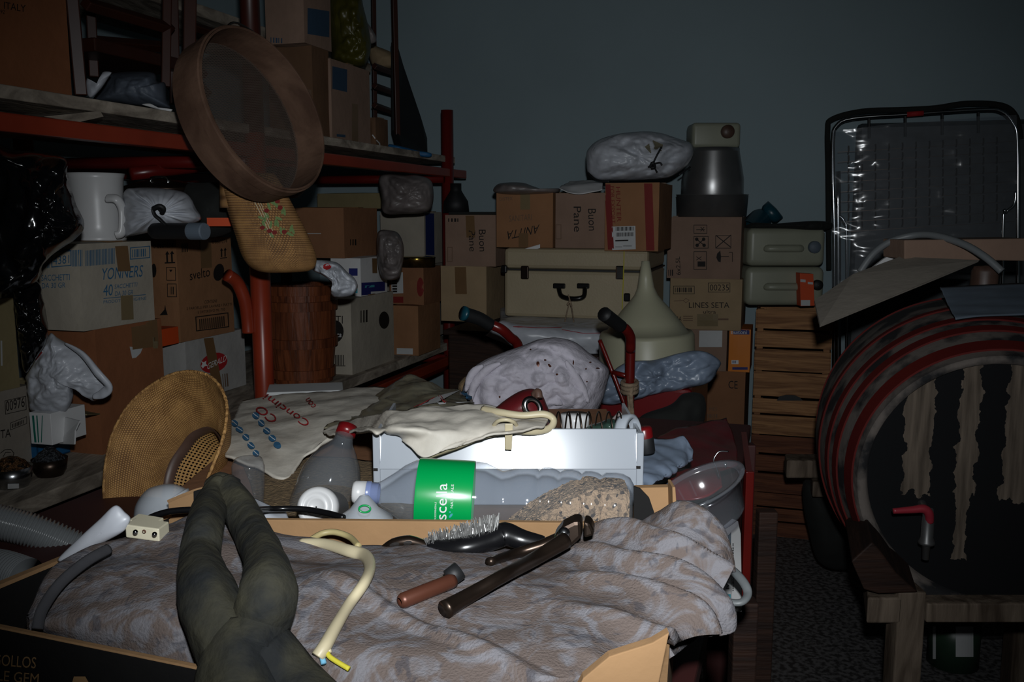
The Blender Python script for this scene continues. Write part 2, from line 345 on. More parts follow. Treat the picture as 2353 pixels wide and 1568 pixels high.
def mark(o, name, m, shapes, off=.0012, label=None, gap=12):
    cl = []
    for s in shapes:
        b = sbox(s); hit = [c for c in cl if any(b[0] < q[2]+gap and q[0] < b[2]+gap and b[1] < q[3]+gap and q[1] < b[3]+gap for q in c[1])]
        n_ = ([s], [b])
        for c in hit: n_ = (c[0]+n_[0], c[1]+n_[1]); cl.remove(c)
        cl.append(n_)
    for c in cl: r_ = mark1(o, name, m, c[0], off, label)
    return r_
def mark1(o, name, m, shapes, off=.0012, label=None):
    vs0, fs0 = GEO[o]; bv = BVHTree.FromPolygons(vs0, fs0); g = G()
    def put(p2, faces):
        idx = {}; k = len(g.v)
        for i, (x, y) in enumerate(p2):
            d = ray(x, y).normalized(); h = bv.ray_cast(C, d)
            if h[0] is None: continue
            n = h[1] if h[1].dot(d) < 0 else -h[1]
            idx[i] = len(g.v); g.v.append(h[0]+n*off)
        for f in faces:
            if all(i in idx for i in f): g.f.append(tuple(idx[i] for i in f))
    def quad(o_, u, v, n=1):
        N = max(n, int(max(abs(u[0])+abs(u[1]), abs(v[0])+abs(v[1]))/14)+1); p = []; f = []
        for i in range(N+1):
            for j in range(N+1): p.append((o_[0]+u[0]*i/N+v[0]*j/N, o_[1]+u[1]*i/N+v[1]*j/N))
        for i in range(N):
            for j in range(N): a = i*(N+1)+j; f.append((a, a+1, a+N+2, a+N+1))
        put(p, f)
    for s in shapes:
        k = s[0]
        if k == 't':          # text, origin, right vector, up vector
            tv, tf = textmesh(s[1]); put([(s[2][0]+x*s[3][0]+y*s[4][0], s[2][1]+x*s[3][1]+y*s[4][1]) for x, y in tv], tf)
        elif k == 'r': quad(s[1], s[2], s[3])
        elif k == 'o':        # outline
            o_, u, v, w_ = s[1:5]; lu = math.hypot(*u); lv = math.hypot(*v); a = w_/lu; b = w_/lv
            quad(o_, u, (v[0]*b, v[1]*b)); quad((o_[0]+v[0]*(1-b), o_[1]+v[1]*(1-b)), u, (v[0]*b, v[1]*b))
            quad(o_, (u[0]*a, u[1]*a), v); quad((o_[0]+u[0]*(1-a), o_[1]+u[1]*(1-a)), (u[0]*a, u[1]*a), v)
        elif k == 'b':        # bars
            o_, u, v, n = s[1:5]
            for i in range(n):
                ww = (.35+.3*((i*7) % 3)/2)/n if len(s) < 6 else .5/n
                quad((o_[0]+u[0]*i/n, o_[1]+u[1]*i/n), (u[0]*ww, u[1]*ww), v)
        elif k == 'e':
            cx, cy, rx, ry = s[1:5]; rot = s[5] if len(s) > 5 else 0; n = 20; pts = [(cx, cy)]
            for i in range(n):
                t = 2*pi*i/n; x = rx*cos(t); y = ry*sin(t); pts.append((cx+x*cos(rot)-y*sin(rot), cy+x*sin(rot)+y*cos(rot)))
            put(pts, [(0, i+1, (i+1) % n+1) for i in range(n)])
        elif k == 'p': 
            pts = s[1]; c = (sum(p[0] for p in pts)/len(pts), sum(p[1] for p in pts)/len(pts)); n = len(pts)
            put([c]+list(pts), [(0, i+1, (i+1) % n+1) for i in range(n)])
        elif k == 'l':        # polyline of width
            pts = s[1]; w_ = s[2]
            for a, b in zip(pts, pts[1:]):
                dx, dy = b[0]-a[0], b[1]-a[1]; L_ = math.hypot(dx, dy) or 1; nx, ny = -dy/L_*w_/2, dx/L_*w_/2
                quad((a[0]-nx, a[1]-ny), (dx, dy), (2*nx, 2*ny))
    if not g.f: print('EMPTY MARK', name, o.name); return None
    return g.obj(name, m, o, label=label)
# --- cartons
def warped(vs, fs, n=5, amp=.003, seed=0):
    # subdivide the six faces of a box and let the walls bulge a little
    out = G(); c = sum(vs, V())/8
    for f in fs:
        a, b, c_, d = [vs[i] for i in f]; rows = []
        for i in range(n+1):
            s = i/n; row = []
            for j in range(n+1):
                t = j/n; p = (a*(1-t)+b*t)*(1-s)+(d*(1-t)+c_*t)*s; e = sin(pi*s)*sin(pi*t)
                nn = (b-a).cross(d-a).normalized(); row.append(p+nn*amp*e*(1+nz(p, 7, seed)))
            rows.append(row)
        out.add(*grid(rows))
    return out
def carton(vs, fs, m, label, group=None, seed=0, name='cardboard_box', cat='box', amp=.0035, seam=True):
    g = warped(vs, fs, 5, amp, seed)
    o = g.obj(name, m, None, label=label, cat=cat, group=group)
    if seam:
        t = vs[4:8]; a = (t[0]+t[3])/2; b = (t[1]+t[2])/2; d = (t[3]-t[0]).normalized()
        if (t[2]-t[1]).length > .05:
            G().add(*boxv(a-d*.022+Z*.0005, b-a, d*.044, Z*.0035)).obj('packing_tape', 'tape_brown', o)
    return o
def cshelf(pxc, yb, pxr, pxl, yt, z0, m, label, seed=0, dep=None, a=None, **k):
    K = Pz(pxc, yb, z0) if a is None else gp(pxc, z0, a=a)
    a1 = K.dot(AD); b0 = K.dot(BD); b1 = gp(pxr, z0, a=a1).dot(BD); a0 = gp(pxl, z0, b=b0).dot(AD) if dep is None else a1-dep
    z1 = zat(pxc, yt, K); vs, fs = rb(a0, a1, b0, b1, z0, z1)
    o = carton(vs, fs, m, label, seed=seed, **k); return o, z1
def cback(pxl, pxr, yt, z0, b, dep, m, label, seed=0, yaw=0, **k):
    p0 = gp(pxl, z0, b=b); p1 = gp(pxr, z0, b=b); mid = (p0+p1)/2
    z1 = zat((pxl+pxr)/2, yt, mid); vs, fs = rb(p0.dot(AD), p1.dot(AD), b, b+dep, z0, z1, yaw)
    return carton(vs, fs, m, label, seed=seed, **k), z1
def tape(o, u0, u, v, m='tape_brown'): return mark(o, 'packing_tape', m, [('r', u0, u, v)], off=.0018)
# ================================================================ ROOM
BW = 4.5; RW = 0.95; LW = -2.5; FB = -1.2
G().add(*rb(LW, RW, FB, BW, -.05, 0)).obj('floor', 'terrazzo', kind='structure')
G().add(*rb(LW, RW, FB, BW, 3.0, 3.05)).obj('ceiling', 'ceiling_paint', kind='structure')
G().add(*rb(LW-.1, RW+.1, BW, BW+.1, -.05, 3.05)).obj('wall_back', 'wall_paint', kind='structure')
G().add(*rb(RW, RW+.1, FB, BW, -.05, 3.05)).obj('wall_right', 'wall_paint', kind='structure')
G().add(*rb(LW-.1, LW, FB, BW, -.05, 3.05)).obj('wall_left', 'wall_paint', kind='structure')
G().add(*rb(LW-.1, RW+.1, FB-.1, FB, -.05, 3.05)).obj('wall_front', 'wall_paint', kind='structure')
# ================================================================ SHELVING UNIT ON THE LEFT
SL = .80; SA = -1.53
zM = Pa(0, 192, SA).z; zMb = Pa(0, 232, SA).z; b1s = gp(598, 1.2, a=SA).dot(BD); b2s = gp(1030, 1.3, a=SA).dot(BD)
shelf = empty('shelving_unit', R(-1.95, 2.4, 0), 'long shelving unit of orange scaffold tubes and old grey planks along left wall', 'shelf')
def part(name, m, *shapes, parent=None, **k):
    g = G()
    for s in shapes: g.add(*s)
    return g.obj(name, m, parent, **k)
ztop = 2.75
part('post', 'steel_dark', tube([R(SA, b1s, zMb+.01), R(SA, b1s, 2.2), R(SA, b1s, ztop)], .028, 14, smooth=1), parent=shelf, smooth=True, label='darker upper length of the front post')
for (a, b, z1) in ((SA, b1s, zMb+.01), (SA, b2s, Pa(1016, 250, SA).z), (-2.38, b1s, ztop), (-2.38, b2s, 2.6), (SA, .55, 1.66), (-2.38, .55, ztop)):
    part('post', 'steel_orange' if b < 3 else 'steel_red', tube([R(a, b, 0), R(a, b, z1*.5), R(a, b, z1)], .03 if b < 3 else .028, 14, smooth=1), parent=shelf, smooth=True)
b1f = 4.15
for k in range(4):
    a1 = SA-.205*k+(.004*k)
    part('plank', 'plank', rb(a1-.198, a1, .45, b1f, SL-.035, SL-.004*k), parent=shelf, bevel=.003)
    part('plank', 'plank', rb(a1-.198, a1, .45, b1f-.1, zMb+.006, zM-.003*k), parent=shelf, bevel=.003)
part('plank', 'plank', prism([Pa(230, 255, SA+.004), Pa(100, 268, SA+.004), Pa(180, 281, SA+.004), Pa(238, 268, SA+.004)], AD*-.5), parent=shelf, label='loose short plank wedged under the middle shelf')
zU = Pa(578, 51, -1.95).z
part('plank', 'plank', rb(-2.35, -1.95, .9, b2s+.1, zU-.04, zU), parent=shelf, bevel=.003)
zb = Pa(0, 275, SA+.02).z
part('beam', 'steel_orange', rb(SA-.02, SA+.02, .45, b1f, zb-.022, zb+.016), parent=shelf, bevel=.004)
part('beam', 'steel_red', rb(-2.4, -2.36, .45, b1f, zb-.06, zb-.02), parent=shelf, bevel=.004)
part('beam', 'steel_orange', rb(SA-.02, SA+.02, .45, b1f, SL-.10, SL-.06), parent=shelf, bevel=.004)
for b in (b1s, b2s-.05):
    part('beam', 'steel_red', tube([R(SA, b, zb-.03), R(-2.38, b, zb-.03)], .02, 10, smooth=1), parent=shelf, smooth=True)
    part('beam', 'steel_red', tube([R(SA, b, SL-.07), R(-2.38, b, SL-.07)], .02, 10, smooth=1), parent=shelf, smooth=True)
part('brace', 'steel_orange', tube([Pa(522, 632, SA-.05), Pa(545, 650, SA-.04), Pa(562, 690, SA-.03), Pa(569, 735, SA-.03), Pa(571, 765, SA-.03)], .019, 12), parent=shelf, smooth=True, label='bent orange tube brace beside the post')
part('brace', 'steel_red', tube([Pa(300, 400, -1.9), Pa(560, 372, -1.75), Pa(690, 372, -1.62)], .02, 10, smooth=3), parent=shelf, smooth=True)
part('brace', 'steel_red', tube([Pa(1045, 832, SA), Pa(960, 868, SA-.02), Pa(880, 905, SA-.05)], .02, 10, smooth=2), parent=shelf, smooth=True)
# ---------------------------------------------------------------- boxes on the lower shelf
bx, zbrown = cshelf(236, 1046, 384, 118, 757, SL, 'card_rust', 'large plain brown carton on the lower shelf, carrying the grey-tan box with blue letters', 1)
mark(bx, 'packing_tape', 'tape_brown', [('r', (300, 742), (60, -8), (4, 62))])
mark(bx, 'paper_scrap', 'label_white', [('p', [(297, 797), (327, 800), (322, 812), (312, 822), (303, 824)])])
mark(bx, 'packing_tape', 'tape_clear', [('r', (350, 776), (11, 0), (1, 25))])
b2, zyon = cshelf(193, 756, 356, 76, 561, zbrown, 'card_pale', 'pale carton with blue stripes and lettering, under the white pitcher', 2, a=WL[bx].dot(AD)*0+Pz(236, 1046, SL).dot(AD)+.005)
mark(b2, 'printed_text', 'ink_blue', [('t', 'YONNERS', (231, 644), (95, -8), (3, -27)), ('t', '40', (236, 681), (22, -2), (1, -26)), ('t', 'SACCHETTI', (262, 664), (52, -5), (1, -10)), ('t', 'DA 30 GR', (263, 681), (42, -4), (1, -11)),
    ('r', (237, 687), (97, -9), (0, -1.5)), ('t', 'PRODOTTI PER IGIENE', (237, 698), (98, -9), (0, -7)), ('t', 'SACCHETTI', (96, 646), (65, -2), (0, -14)), ('t', 'DA 30 GR', (97, 663), (54, -2), (0, -12)), ('t', '4381', (123, 609), (37, -4), (0, -19)),
    ('o', (119, 615), (46, -4), (0, -36), 2.2), ('r', (165, 613), (24, -1), (0, -38)) if 0 else ('b', (166, 613), (24, -1), (0, -38), 7, 1), ('b', (196, 612), (68, -6), (0, -36), 20, 1), ('o', (298, 597), (46, -4), (0, -28), 2), ('r', (142, 579), (20, -1), (0, -6)), ('b', (303, 592), (34, -3), (0, -18), 7), ('b', (84, 617), (32, -1), (0, -12), 9, 1)])
tape(b2, (262, 556), (29, -1), (8, 68)); tape(b2, (276, 680), (28, -2), (2, 56), 'tape_clear')
b3, zgr = cshelf(432, 926, 566, 372, 784, SL, 'card_white', 'grey-white carton with red oval logo on the lower shelf beside the orange post', 3)
mark(b3, 'printed_logo', 'ink_red', [('e', 491, 834, 32, 22, -.35)]); mark(b3, 'printed_text', 'ink_white', [('t', 'GERALD', (474, 850), (44, -20), (3, -15)), ('p', [(461, 842), (464, 836), (461, 830), (467, 833), (473, 829), (472, 836), (476, 841), (469, 842), (465, 847)])], off=.002)
tape(b3, (467, 778), (22, -2), (22, 118)); mark(b3, 'printed_text', 'ink_faint', [('b', (513, 900), (14, -2), (-3, -40), 3), ('r', (477, 880), (8, -1), (0, -10))])
a3 = Pz(432, 926, SL).dot(AD)
b4, zsv = cshelf(416, 777, 539, 352, 550, zgr, 'card_orange', 'orange-brown detergent carton with arrows and black print, above the grey-white box', 4, a=a3+.01)
mark(b4, 'printed_text', 'ink_black', [('t', '0 8661274', (353, 571), (46, -2), (0, -10)), ('r', (379, 606), (24, -1), (0, -3)), ('r', (383, 603), (4, 0), (-1, -22)), ('r', (394, 602), (4, 0), (-1, -22)), ('p', [(380, 585), (385, 577), (390, 585)]), ('p', [(391, 584), (396, 576), (401, 584)]),
    ('o', (383, 645), (22, 0), (-1, -31), 1.5), ('p', [(389, 620), (393, 626), (397, 620)]), ('o', (385, 683), (22, 0), (-1, -31), 1.5), ('b', (391, 677), (10, 0), (0, -18), 3),
    ('t', 'svelto', (436, 645), (46, -10), (-1, -22)), ('e', 502, 626, 12, 20, .2), ('t', 'CONTIENE', (469, 698), (29, -3), (0, -7)), ('t', '2 FARDELLI PER LAVARE I PIATTI', (428, 713), (104, -11), (0, -6)), ('t', 'E DETERSIVO ML 750', (454, 721), (62, -7), (0, -6)),
    ('o', (450, 762), (76, -10), (-2, -34), 2.2), ('b', (458, 758), (60, -8), (-1, -24), 13, 1), ('r', (505, 595), (16, -2), (0, -2)), ('r', (507, 591), (3, 0), (0, -18)), ('r', (515, 590), (3, 0), (0, -18)), ('p', [(505, 577), (508, 570), (512, 576)]), ('p', [(513, 576), (517, 569), (520, 575)]), ('b', (417, 580), (16, -1), (0, -20), 4, 1), ('p', [(367, 725), (378, 712), (380, 700), (382, 712), (386, 724)]), ('t', '0 8661274', (487, 561), (34, -3), (0, -8)), ('e', 354, 622, 6, 16)])
tape(b4, (459, 551), (25, -2), (2, 66))
G().add(*rb(a3-.1, a3+.012, Pa(366, 760, a3+.012).dot(BD), Pa(410, 760, a3+.012).dot(BD), zgr, zgr+.052)).obj('small_box', 'orange_card', label='small bright orange box squeezed between the stacked cartons', cat='box', bevel=.001)
# near-left pair
aL = Pz(82, 1058, SL).dot(AD)
p_ = gp(82, SL, a=aL); bE = p_.dot(BD); z9 = zat(66, 888, gp(66, SL, a=aL))
vs, fs = rb(aL-.34, aL, bE-.42, bE, SL, z9)
b5 = carton(vs, fs, 'card_grey', 'grey carton numbered in a black frame, at the left end of lower shelf', seed=5)
mark(b5, 'printed_text', 'ink_black', [('t', '00976', (13, 946), (43, -11), (-1, -23)), ('o', (11, 953), (49, -11), (-1, -32), 1.3), ('t', 'TA', (0, 1008), (24, -4), (0, -19)), ('o', (23, 989), (38, -15), (0, -17), 1.2), ('b', (27, 984), (28, -11), (0, -9), 8, 1), ('l', [(0, 1042), (10, 1034), (24, 1033), (31, 1042), (28, 1052)], 1.5), ('l', [(6, 1050), (12, 1040), (24, 1040)], 1.3)])
vs, fs = rb(aL-.34, aL+.005, bE-.45, bE-.035, z9+.001, zat(40, 686, gp(40, SL, a=aL)))
b6 = carton(vs, fs, 'card_olive', 'olive-tan carton with white label at the left end, topmost of two', seed=6)
mark(b6, 'label', 'label_white', [('r', (0, 783), (4, 0), (1, 58))])
# open boxes and tray below the white bag
def opentray(o_, u, v, h, t, m, name, label, cat, flaps=None, parent=None):
    g = G(); n = Z
    g.add(*boxv(o_, u, v, Z*t))
    un = u.normalized(); vn = v.normalized()
    g.add(*boxv(o_, u, vn*t, Z*h)); g.add(*boxv(o_+v-vn*t, u, vn*t, Z*h)); g.add(*boxv(o_, un*t, v, Z*h)); g.add(*boxv(o_+u-un*t, un*t, v, Z*h))
    return g.obj(name, m, parent, label=label, cat=cat)
o_ = Pz(88, 1062, SL); opentray(o_, Pz(216, 1022, SL)-o_, AD*-.12, .045, .003, 'blue_card', 'shallow_tray', 'shallow blue cardboard tray under the open carton', 'tray')
o_ = Pz(140, 1036, SL)+Z*.03; oc = opentray(o_-AD*.04, (Pz(222, 1020, SL)+Z*.03-o_)*.8, AD*-.12, .145, .003, 'card_olive', 'open_carton', 'small open carton with raised flaps in front of the large brown box', 'box')
part('flap', 'card_olive', prism([P(140, 948, 2.12), P(226, 942, 2.3), P(234, 950, 2.24), P(200, 952, 2.1)], Z*-.003), parent=oc)
part('flap', 'white_paper', prism([P(134, 955, 2.05), P(182, 968, 1.97), P(172, 990, 1.97), P(170, 1022, 1.97), P(125, 1020, 2.05)], V((.002, .003, 0))), parent=oc, label='white inner flap bent outwards')
o_ = P(72, 1020, 2.0); wb = part('small_box', 'white_paper', boxv(V((o_.x, o_.y, o_.z)), V((.055, -.015, 0)), V((.03, .1, 0)), Z*.072), label='small white box with green stripes beneath the knotted white bag', cat='box', bevel=.001)
mark(wb, 'printed_stripes', 'ink_green', [('r', (74, 955), (5, 0), (6, 62)), ('r', (84, 955), (3, 0), (4, 62)), ('r', (97, 955), (2, 0), (-2, 62))])
part('medicine_box', 'white_paper', boxv(Pz(94, 1048, SL)+Z*.005, V((.04, .01, 0)), V((-.01, .04, 0)), Z*.03), label='tiny white and blue box at the left end of the blue tray', cat='box', bevel=.001)
# bowls with hardware
def bowl(px, py, rpx, m, fill, label, h=.04, tilt=0):
    p = Pz(px, py, SL); r = rpx*p.y/F
    o = part('metal_bowl', m, lathe([(r*.72, 0), (r*.9, h*.35), (r, h), (r*.97, h), (r*.86, h*.4), (r*.7, .004)], p, seg=48), label=label, cat='bowl', smooth=True)
    g = G(); rows = []
    for i in range(1, 15):
        q = r*.93*i/14; rows.append([p+V((cos(t)*q, sin(t)*q, h*.85+.03*(1-(i/14)**2)+.007*nz((cos(t)*q*9, sin(t)*q*9, px), 9))) for t in [2*pi*k/40 for k in range(40)]])
    g.add(*grid(rows, closeu=True)); g.f.append(tuple(range(40)))
    g.obj('fill', fill, o, smooth=False); return o
mat('hardware_gold', lin((120, 84, 52)), rgb2=lin((26, 20, 16)), rough=.25, metal=.5, kind='cells', vs=170, lo=.2, hi=.6, bump=1, bs=160)
mat('hardware_dark', lin((72, 76, 82)), rgb2=lin((22, 24, 28)), rough=.3, metal=.4, kind='cells', vs=200, lo=.2, hi=.6, bump=1, bs=180)
bo = bowl(30, 1118, 46, 'metal', 'hardware_gold', 'round metal bowl heaped with brassy bits, at the left end of lower shelf', .045)
mark(bo, 'label', 'label_white', [('r', (18, 1112), (25, -1), (0, 11))])
bowl(116, 1092, 40, 'metal_dark', 'hardware_dark', 'dark round bowl of fine grey bits, beside the bowl of brassy bits', .04)
# knotted white plastic bag
wbg = part('plastic_bag', 'white_bag', puff([(112, 770), (120, 766), (135, 778), (165, 795), (195, 815), (225, 850), (250, 880), (257, 888), (246, 905), (216, 922), (206, 912), (180, 895), (168, 894), (168, 912), (158, 938), (146, 948), (110, 948), (72, 944), (66, 915), (62, 880), (60, 866), (72, 845), (85, 818), (98, 790)], 2.03, .055, .012, 16, 3, NR=26, c=(125, 870), rid=.006), label='knotted white plastic carrier bag hanging over the small boxes on lower shelf', cat='bag', smooth=True)
part('handle', 'white_bag', tube([P(150, 790, 1.975), P(190, 815, 1.96), P(225, 858, 1.95), P(250, 888, 1.955), P(236, 905, 1.96), P(214, 912, 1.965)], [.004, .012, .016, .014, .012, .005], 10, flat=.5), parent=wbg, smooth=True)
mark(wbg, 'printed_patch', 'ink_red', [('p', [(84, 824), (97, 808), (100, 812), (92, 822), (84, 828)])], off=.003)
# black bags at left
bb = part('garbage_bag', 'black_plastic', puff([(-40, 350), (30, 345), (100, 352), (150, 365), (154, 400), (165, 440), (178, 480), (192, 518), (178, 545), (140, 572), (105, 600), (92, 625), (80, 650), (40, 668), (-40, 672)], 1.86, .12, .022, 11, 5, NR=26, rid=.016), label='big shiny black plastic sack bulging out above the boxes at far left', cat='bag', smooth=True)
part('garbage_bag', 'black_plastic', puff([(30, 640), (70, 640), (92, 655), (100, 690), (110, 750), (104, 790), (80, 830), (62, 856), (54, 850), (46, 800), (40, 740), (35, 690)], 1.95, .05, .014, 14, 8, NR=20, rid=.012), label='narrow black plastic sack hanging behind the near-left cartons', cat='bag', smooth=True)
# white pitcher
pz_ = gp(228, zyon, a=Pz(236, 1046, SL).dot(AD)-.11); rr = 62*pz_.y/F
ph = zat(220, 399, pz_)-zyon
jug = part('pitcher', 'white_plastic', lathe([(0.001, .002), (rr*.93, .001), (rr*.95, .006), (rr*.93, .012), (rr*.87, .02), (rr*.87, ph*.25), (rr*.9, ph*.6), (rr*.96, ph*.93), (rr*1.02, ph), (rr*.97, ph), (rr*.88, ph*.6), (rr*.84, .03), (0.001, .02)], pz_, seg=48), label='tall white plastic pitcher standing on the pale blue-lettered carton', cat='pitcher', smooth=True)
sp = -1*(V((1, 0, 0)))
part('spout', 'white_plastic', prism([P(156, 400, pz_.y), P(180, 399, pz_.y-.05), P(190, 470, pz_.y-.05), P(184, 478, pz_.y)], V((.0, .05, 0))), parent=jug, bevel=.006)
hp = [P(247, 456, pz_.y-rr*.93), P(268, 458, pz_.y-rr*1.0), P(281, 480, pz_.y-rr*.8), P(283, 510, pz_.y-rr*.8), P(279, 536, pz_.y-rr*.85), P(266, 541, pz_.y-rr*.9)]
part('handle', 'white_plastic', tube(hp, .0085, 10, flat=1.5), parent=jug, smooth=True)
# white tied bag, pot lid, thermos
tb = part('plastic_bag', 'white_bag', puff([(286, 440), (310, 432), (360, 432), (410, 438), (435, 450), (450, 478), (462, 500), (450, 512), (400, 524), (340, 535), (300, 543), (284, 540), (282, 490)], 2.38, .11, .003, 12, 4, pleat=(366, 490, 17, .011, 60), NR=26), label='white plastic bag tied shut with black strap, beside the white pitcher', cat='bag', smooth=True)
part('strap', 'black_matte', tube([P(372, 490, 2.255), P(362, 478, 2.24), P(352, 480, 2.24), P(356, 494, 2.24), P(368, 504, 2.24), P(380, 516, 2.25), P(386, 520, 2.26)], .006, 8, flat=.5), tube([P(352, 480, 2.24), P(366, 474, 2.235), P(376, 480, 2.24), P(372, 490, 2.25)], .006, 8), parent=tb, smooth=True, label='black fabric tie in a loop')
pp = P(375, 440, 2.62)
pot = part('cooking_pot', 'metal_dark', lathe([(.001, -.08), (.11, -.08), (.112, 0), (.118, .004), (.11, .012), (.05, .03), (.001, .034)], pp, seg=44), label='grey lidded pot behind the tied white bag', cat='pot', smooth=True)
part('handle', 'metal_chrome', tube([P(348, 428, 2.56), P(348, 410, 2.56), P(384, 410, 2.56), P(384, 430, 2.56)], .005, 8, smooth=3), parent=pot, smooth=True)
ax = (P(472, 533, 2.22)-P(345, 532, 2.28)); L_ = ax.length
th = part('thermos_flask', 'black_matte', lathe([(.001, 0), (.012, .002), (.019, .012), (.02, .03), (.02, L_*.72), (.021, L_*.74)], P(345, 531, 2.28), ax, 28, cap=True), label='black flask with pale end lying in front of the tied white bag', cat='flask', smooth=True)
part('cap', 'grey_plate', lathe([(.021, L_*.74), (.021, L_*.98), (.019, L_), (.001, L_)], P(345, 531, 2.28), ax, 28, cap=True), parent=th)
part('cloth_bundle', 'dark_cloth', puff([(420, 430), (470, 420), (520, 425), (540, 470), (545, 520), (500, 545), (450, 540), (430, 500)], 2.6, .12, .02, 9, 12), label='dark green-grey cloth bundle behind the white bags under middle shelf', cat='cloth', smooth=True)
part('small_box', 'orange_card', boxv(P(476, 520, 2.44), V((.07, 0, 0)), V((0, .05, 0)), Z*.022), label='flat red-orange packet above the flask', cat='box')
# wooden tub
K = Pz(680, 888, SL); r0 = 82*K.y/F; K = K+V((0, .02+r0*.9, 0))*.9; th_ = zat(680, 655, K)-SL
tub = part('wooden_tub', 'wood_tub', lathe([(r0*.86, 0), (r0*.98, th_*.45), (r0*1.0, th_*.99), (r0*.94, th_), (r0*.92, th_*.95), (r0*.8, .02), (.001, .02)], K, seg=60), label='round wooden slatted tub behind the orange post', cat='tub')
for h_ in (.1, .42, .8, .96):
    rh_ = r0*(.86+.12*min(1, h_/.45)+.02*max(0, (h_-.45)/.54)); part('hoop', 'wood_tub', lathe([(rh_-.004, th_*h_-.017), (rh_+.007, th_*h_-.016), (rh_+.008, th_*h_+.016), (rh_-.004, th_*h_+.017)], K, seg=60), parent=tub)
# crossing: cartons beyond the tub
o, zc = cshelf(810, 862, 906, 742, 688, SL, 'card_pale', 'pale carton with dark round emblem on lower shelf, right of the wooden tub', 9)
mark(o, 'printed_text', 'ink_black', [('e', 770, 762, 20, 26), ('r', (754, 842), (40, 0), (0, -1.5)), ('b', (752, 840), (40, 0), (0, -24), 11, 1), ('t', 'UTI', (757, 744), (31, 0), (0, -18)), ('e', 882, 736, 12, 20), ('b', (828, 742), (18, -2), (0, -28), 3)])
mark(o, 'printed_text', 'ink_white', [('t', 'iocca', (757, 775), (28, 0), (1, -11))], off=.002)
ac = Pz(810, 862, SL).dot(AD)
o, _z = cshelf(830, 688, 890, 762, 594, zc, 'white_paper', 'white and blue printed box on top of the pale emblem carton', 10, a=ac-.01, seam=False)
mark(o, 'printed_picture', 'navy_card', [('r', (802, 634), (20, 0), (0, -17)), ('r', (830, 686), (54, -3), (0, -36)), ('r', (876, 628), (10, 0), (0, -16))]); tape(o, (854, 594), (11, 0), (1, 34))
mark(o, 'printed_picture', 'ink_teal', [('r', (800, 684), (22, 2), (0, -24)), ('r', (834, 662), (26, -2), (0, -5))])
pbg = part('plastic_bag', 'white_bag', puff([(720, 600), (745, 598), (775, 604), (795, 622), (815, 640), (822, 660), (810, 678), (780, 684), (762, 678), (762, 650), (740, 632), (718, 620)], 2.62, .06, .012, 22, 15, NR=18, rid=.008), label='crumpled clear-white plastic bag beside the wooden tub rim', cat='bag', smooth=True)
mark(pbg, 'printed_patch', 'ink_red', [('e', 752, 614, 10, 7)], off=.002)
o, zt = cshelf(962, 818, 1012, 904, 704, SL, 'card_orange', 'plain brown carton at the far end of lower shelf, under barcode box', 11)
mark(o, 'label', 'label_white', [('r', (912, 800), (37, 1), (0, 14))])
at = Pz(962, 818, SL).dot(AD)
o, zt2 = cshelf(974, 705, 1014, 896, 616, zt, 'card_brown', 'brown carton with barcode label and red print, under the round tin', 12, a=at+.005)
mark(o, 'label', 'label_white', [('r', (899, 627), (27, -1), (1, 48))]); mark(o, 'printed_barcode', 'ink_black', [('r', (902, 632+i*6), (11, 0), (0, 4)) for i in range(7)], off=.002)
mark(o, 'printed_text', 'ink_darkred', [('r', (901, 682), (26, 0), (0, 14)), ('e', 966, 660, 8, 22)])
kt = gp(958, zt2, a=at-.05); rt = 42*kt.y/F; ht = zat(958, 590, kt)-zt2
tin = part('biscuit_tin', 'tin_bronze', lathe([(.001, .001), (rt, .001), (rt, ht*.8)], kt, seg=50), label='round bronze-gold tin with a bright glint on the barcode box', cat='tin', smooth=True)
part('lid', 'metal_brass', lathe([(rt*1.01, ht*.8), (rt*1.02, ht*.95), (rt*.97, ht), (.001, ht)], kt, seg=50), parent=tin, smooth=True)
o, _z = cshelf(792, 594, 868, 660, 478, _z+.001, 'card_brown', 'dark brown carton set high beneath the middle shelf behind straw bag', 13, a=ac-.06)
mark(o, 'printed_text', 'ink_black', [('b', (804, 564), (16, 0), (0, -14), 3)]); mark(o, 'packing_tape', 'label_white', [('r', (700, 536), (38, 0), (0, 1.6))])
o, _z2 = cshelf(900, 480, 908, 730, 444, _z+.002, 'card_olive', 'flat olive carton topmost behind the straw bag', 14, a=ac-.3)
o, zq = cshelf(976, 600, 1022, 876, 488, SL+.36, 'card_pale', 'beige carton with a dark blue side near the far shelf post', 15, a=SA-.12)
mark(o, 'printed_panel', 'ink_navy', [('r', (977, 490), (20, 1), (1, 96))])
part('cardboard_box', 'card_grey', rb(SA-.55, SA-.13, WL[o].dot(BD)-.18, WL[o].dot(BD)+.2, SL+.001, SL+.357), label='grey carton hidden low at far end of lower shelf', cat='box', bevel=.003)
part('plastic_bag', 'grey_bag', puff([(874, 404), (930, 402), (966, 404), (990, 415), (996, 440), (994, 470), (980, 488), (930, 492), (882, 490), (876, 450)], 3.75, .1, .014, 12, 22, rid=.008), label='translucent pinkish grey bag on the beige carton by the far shelf post', cat='bag', smooth=True)
part('cloth_sack', 'grey_bag', puff([(868, 535), (900, 530), (918, 540), (928, 570), (925, 610), (915, 640), (880, 640), (868, 600)], 3.3, .09, .016, 14, 24, rid=.01), label='small greenish grey sack between the high brown box and beige carton', cat='bag', smooth=True)
part('black_bottle', 'black_matte', lathe([(.001, 0), (.06, 0), (.055, .05), (.03, .09), (.025, .1), (.025, .13), (.001, .13)], P(1048, 489, 4.15), seg=30), label='squat black bottle seen behind the far orange post', cat='bottle', smooth=True)
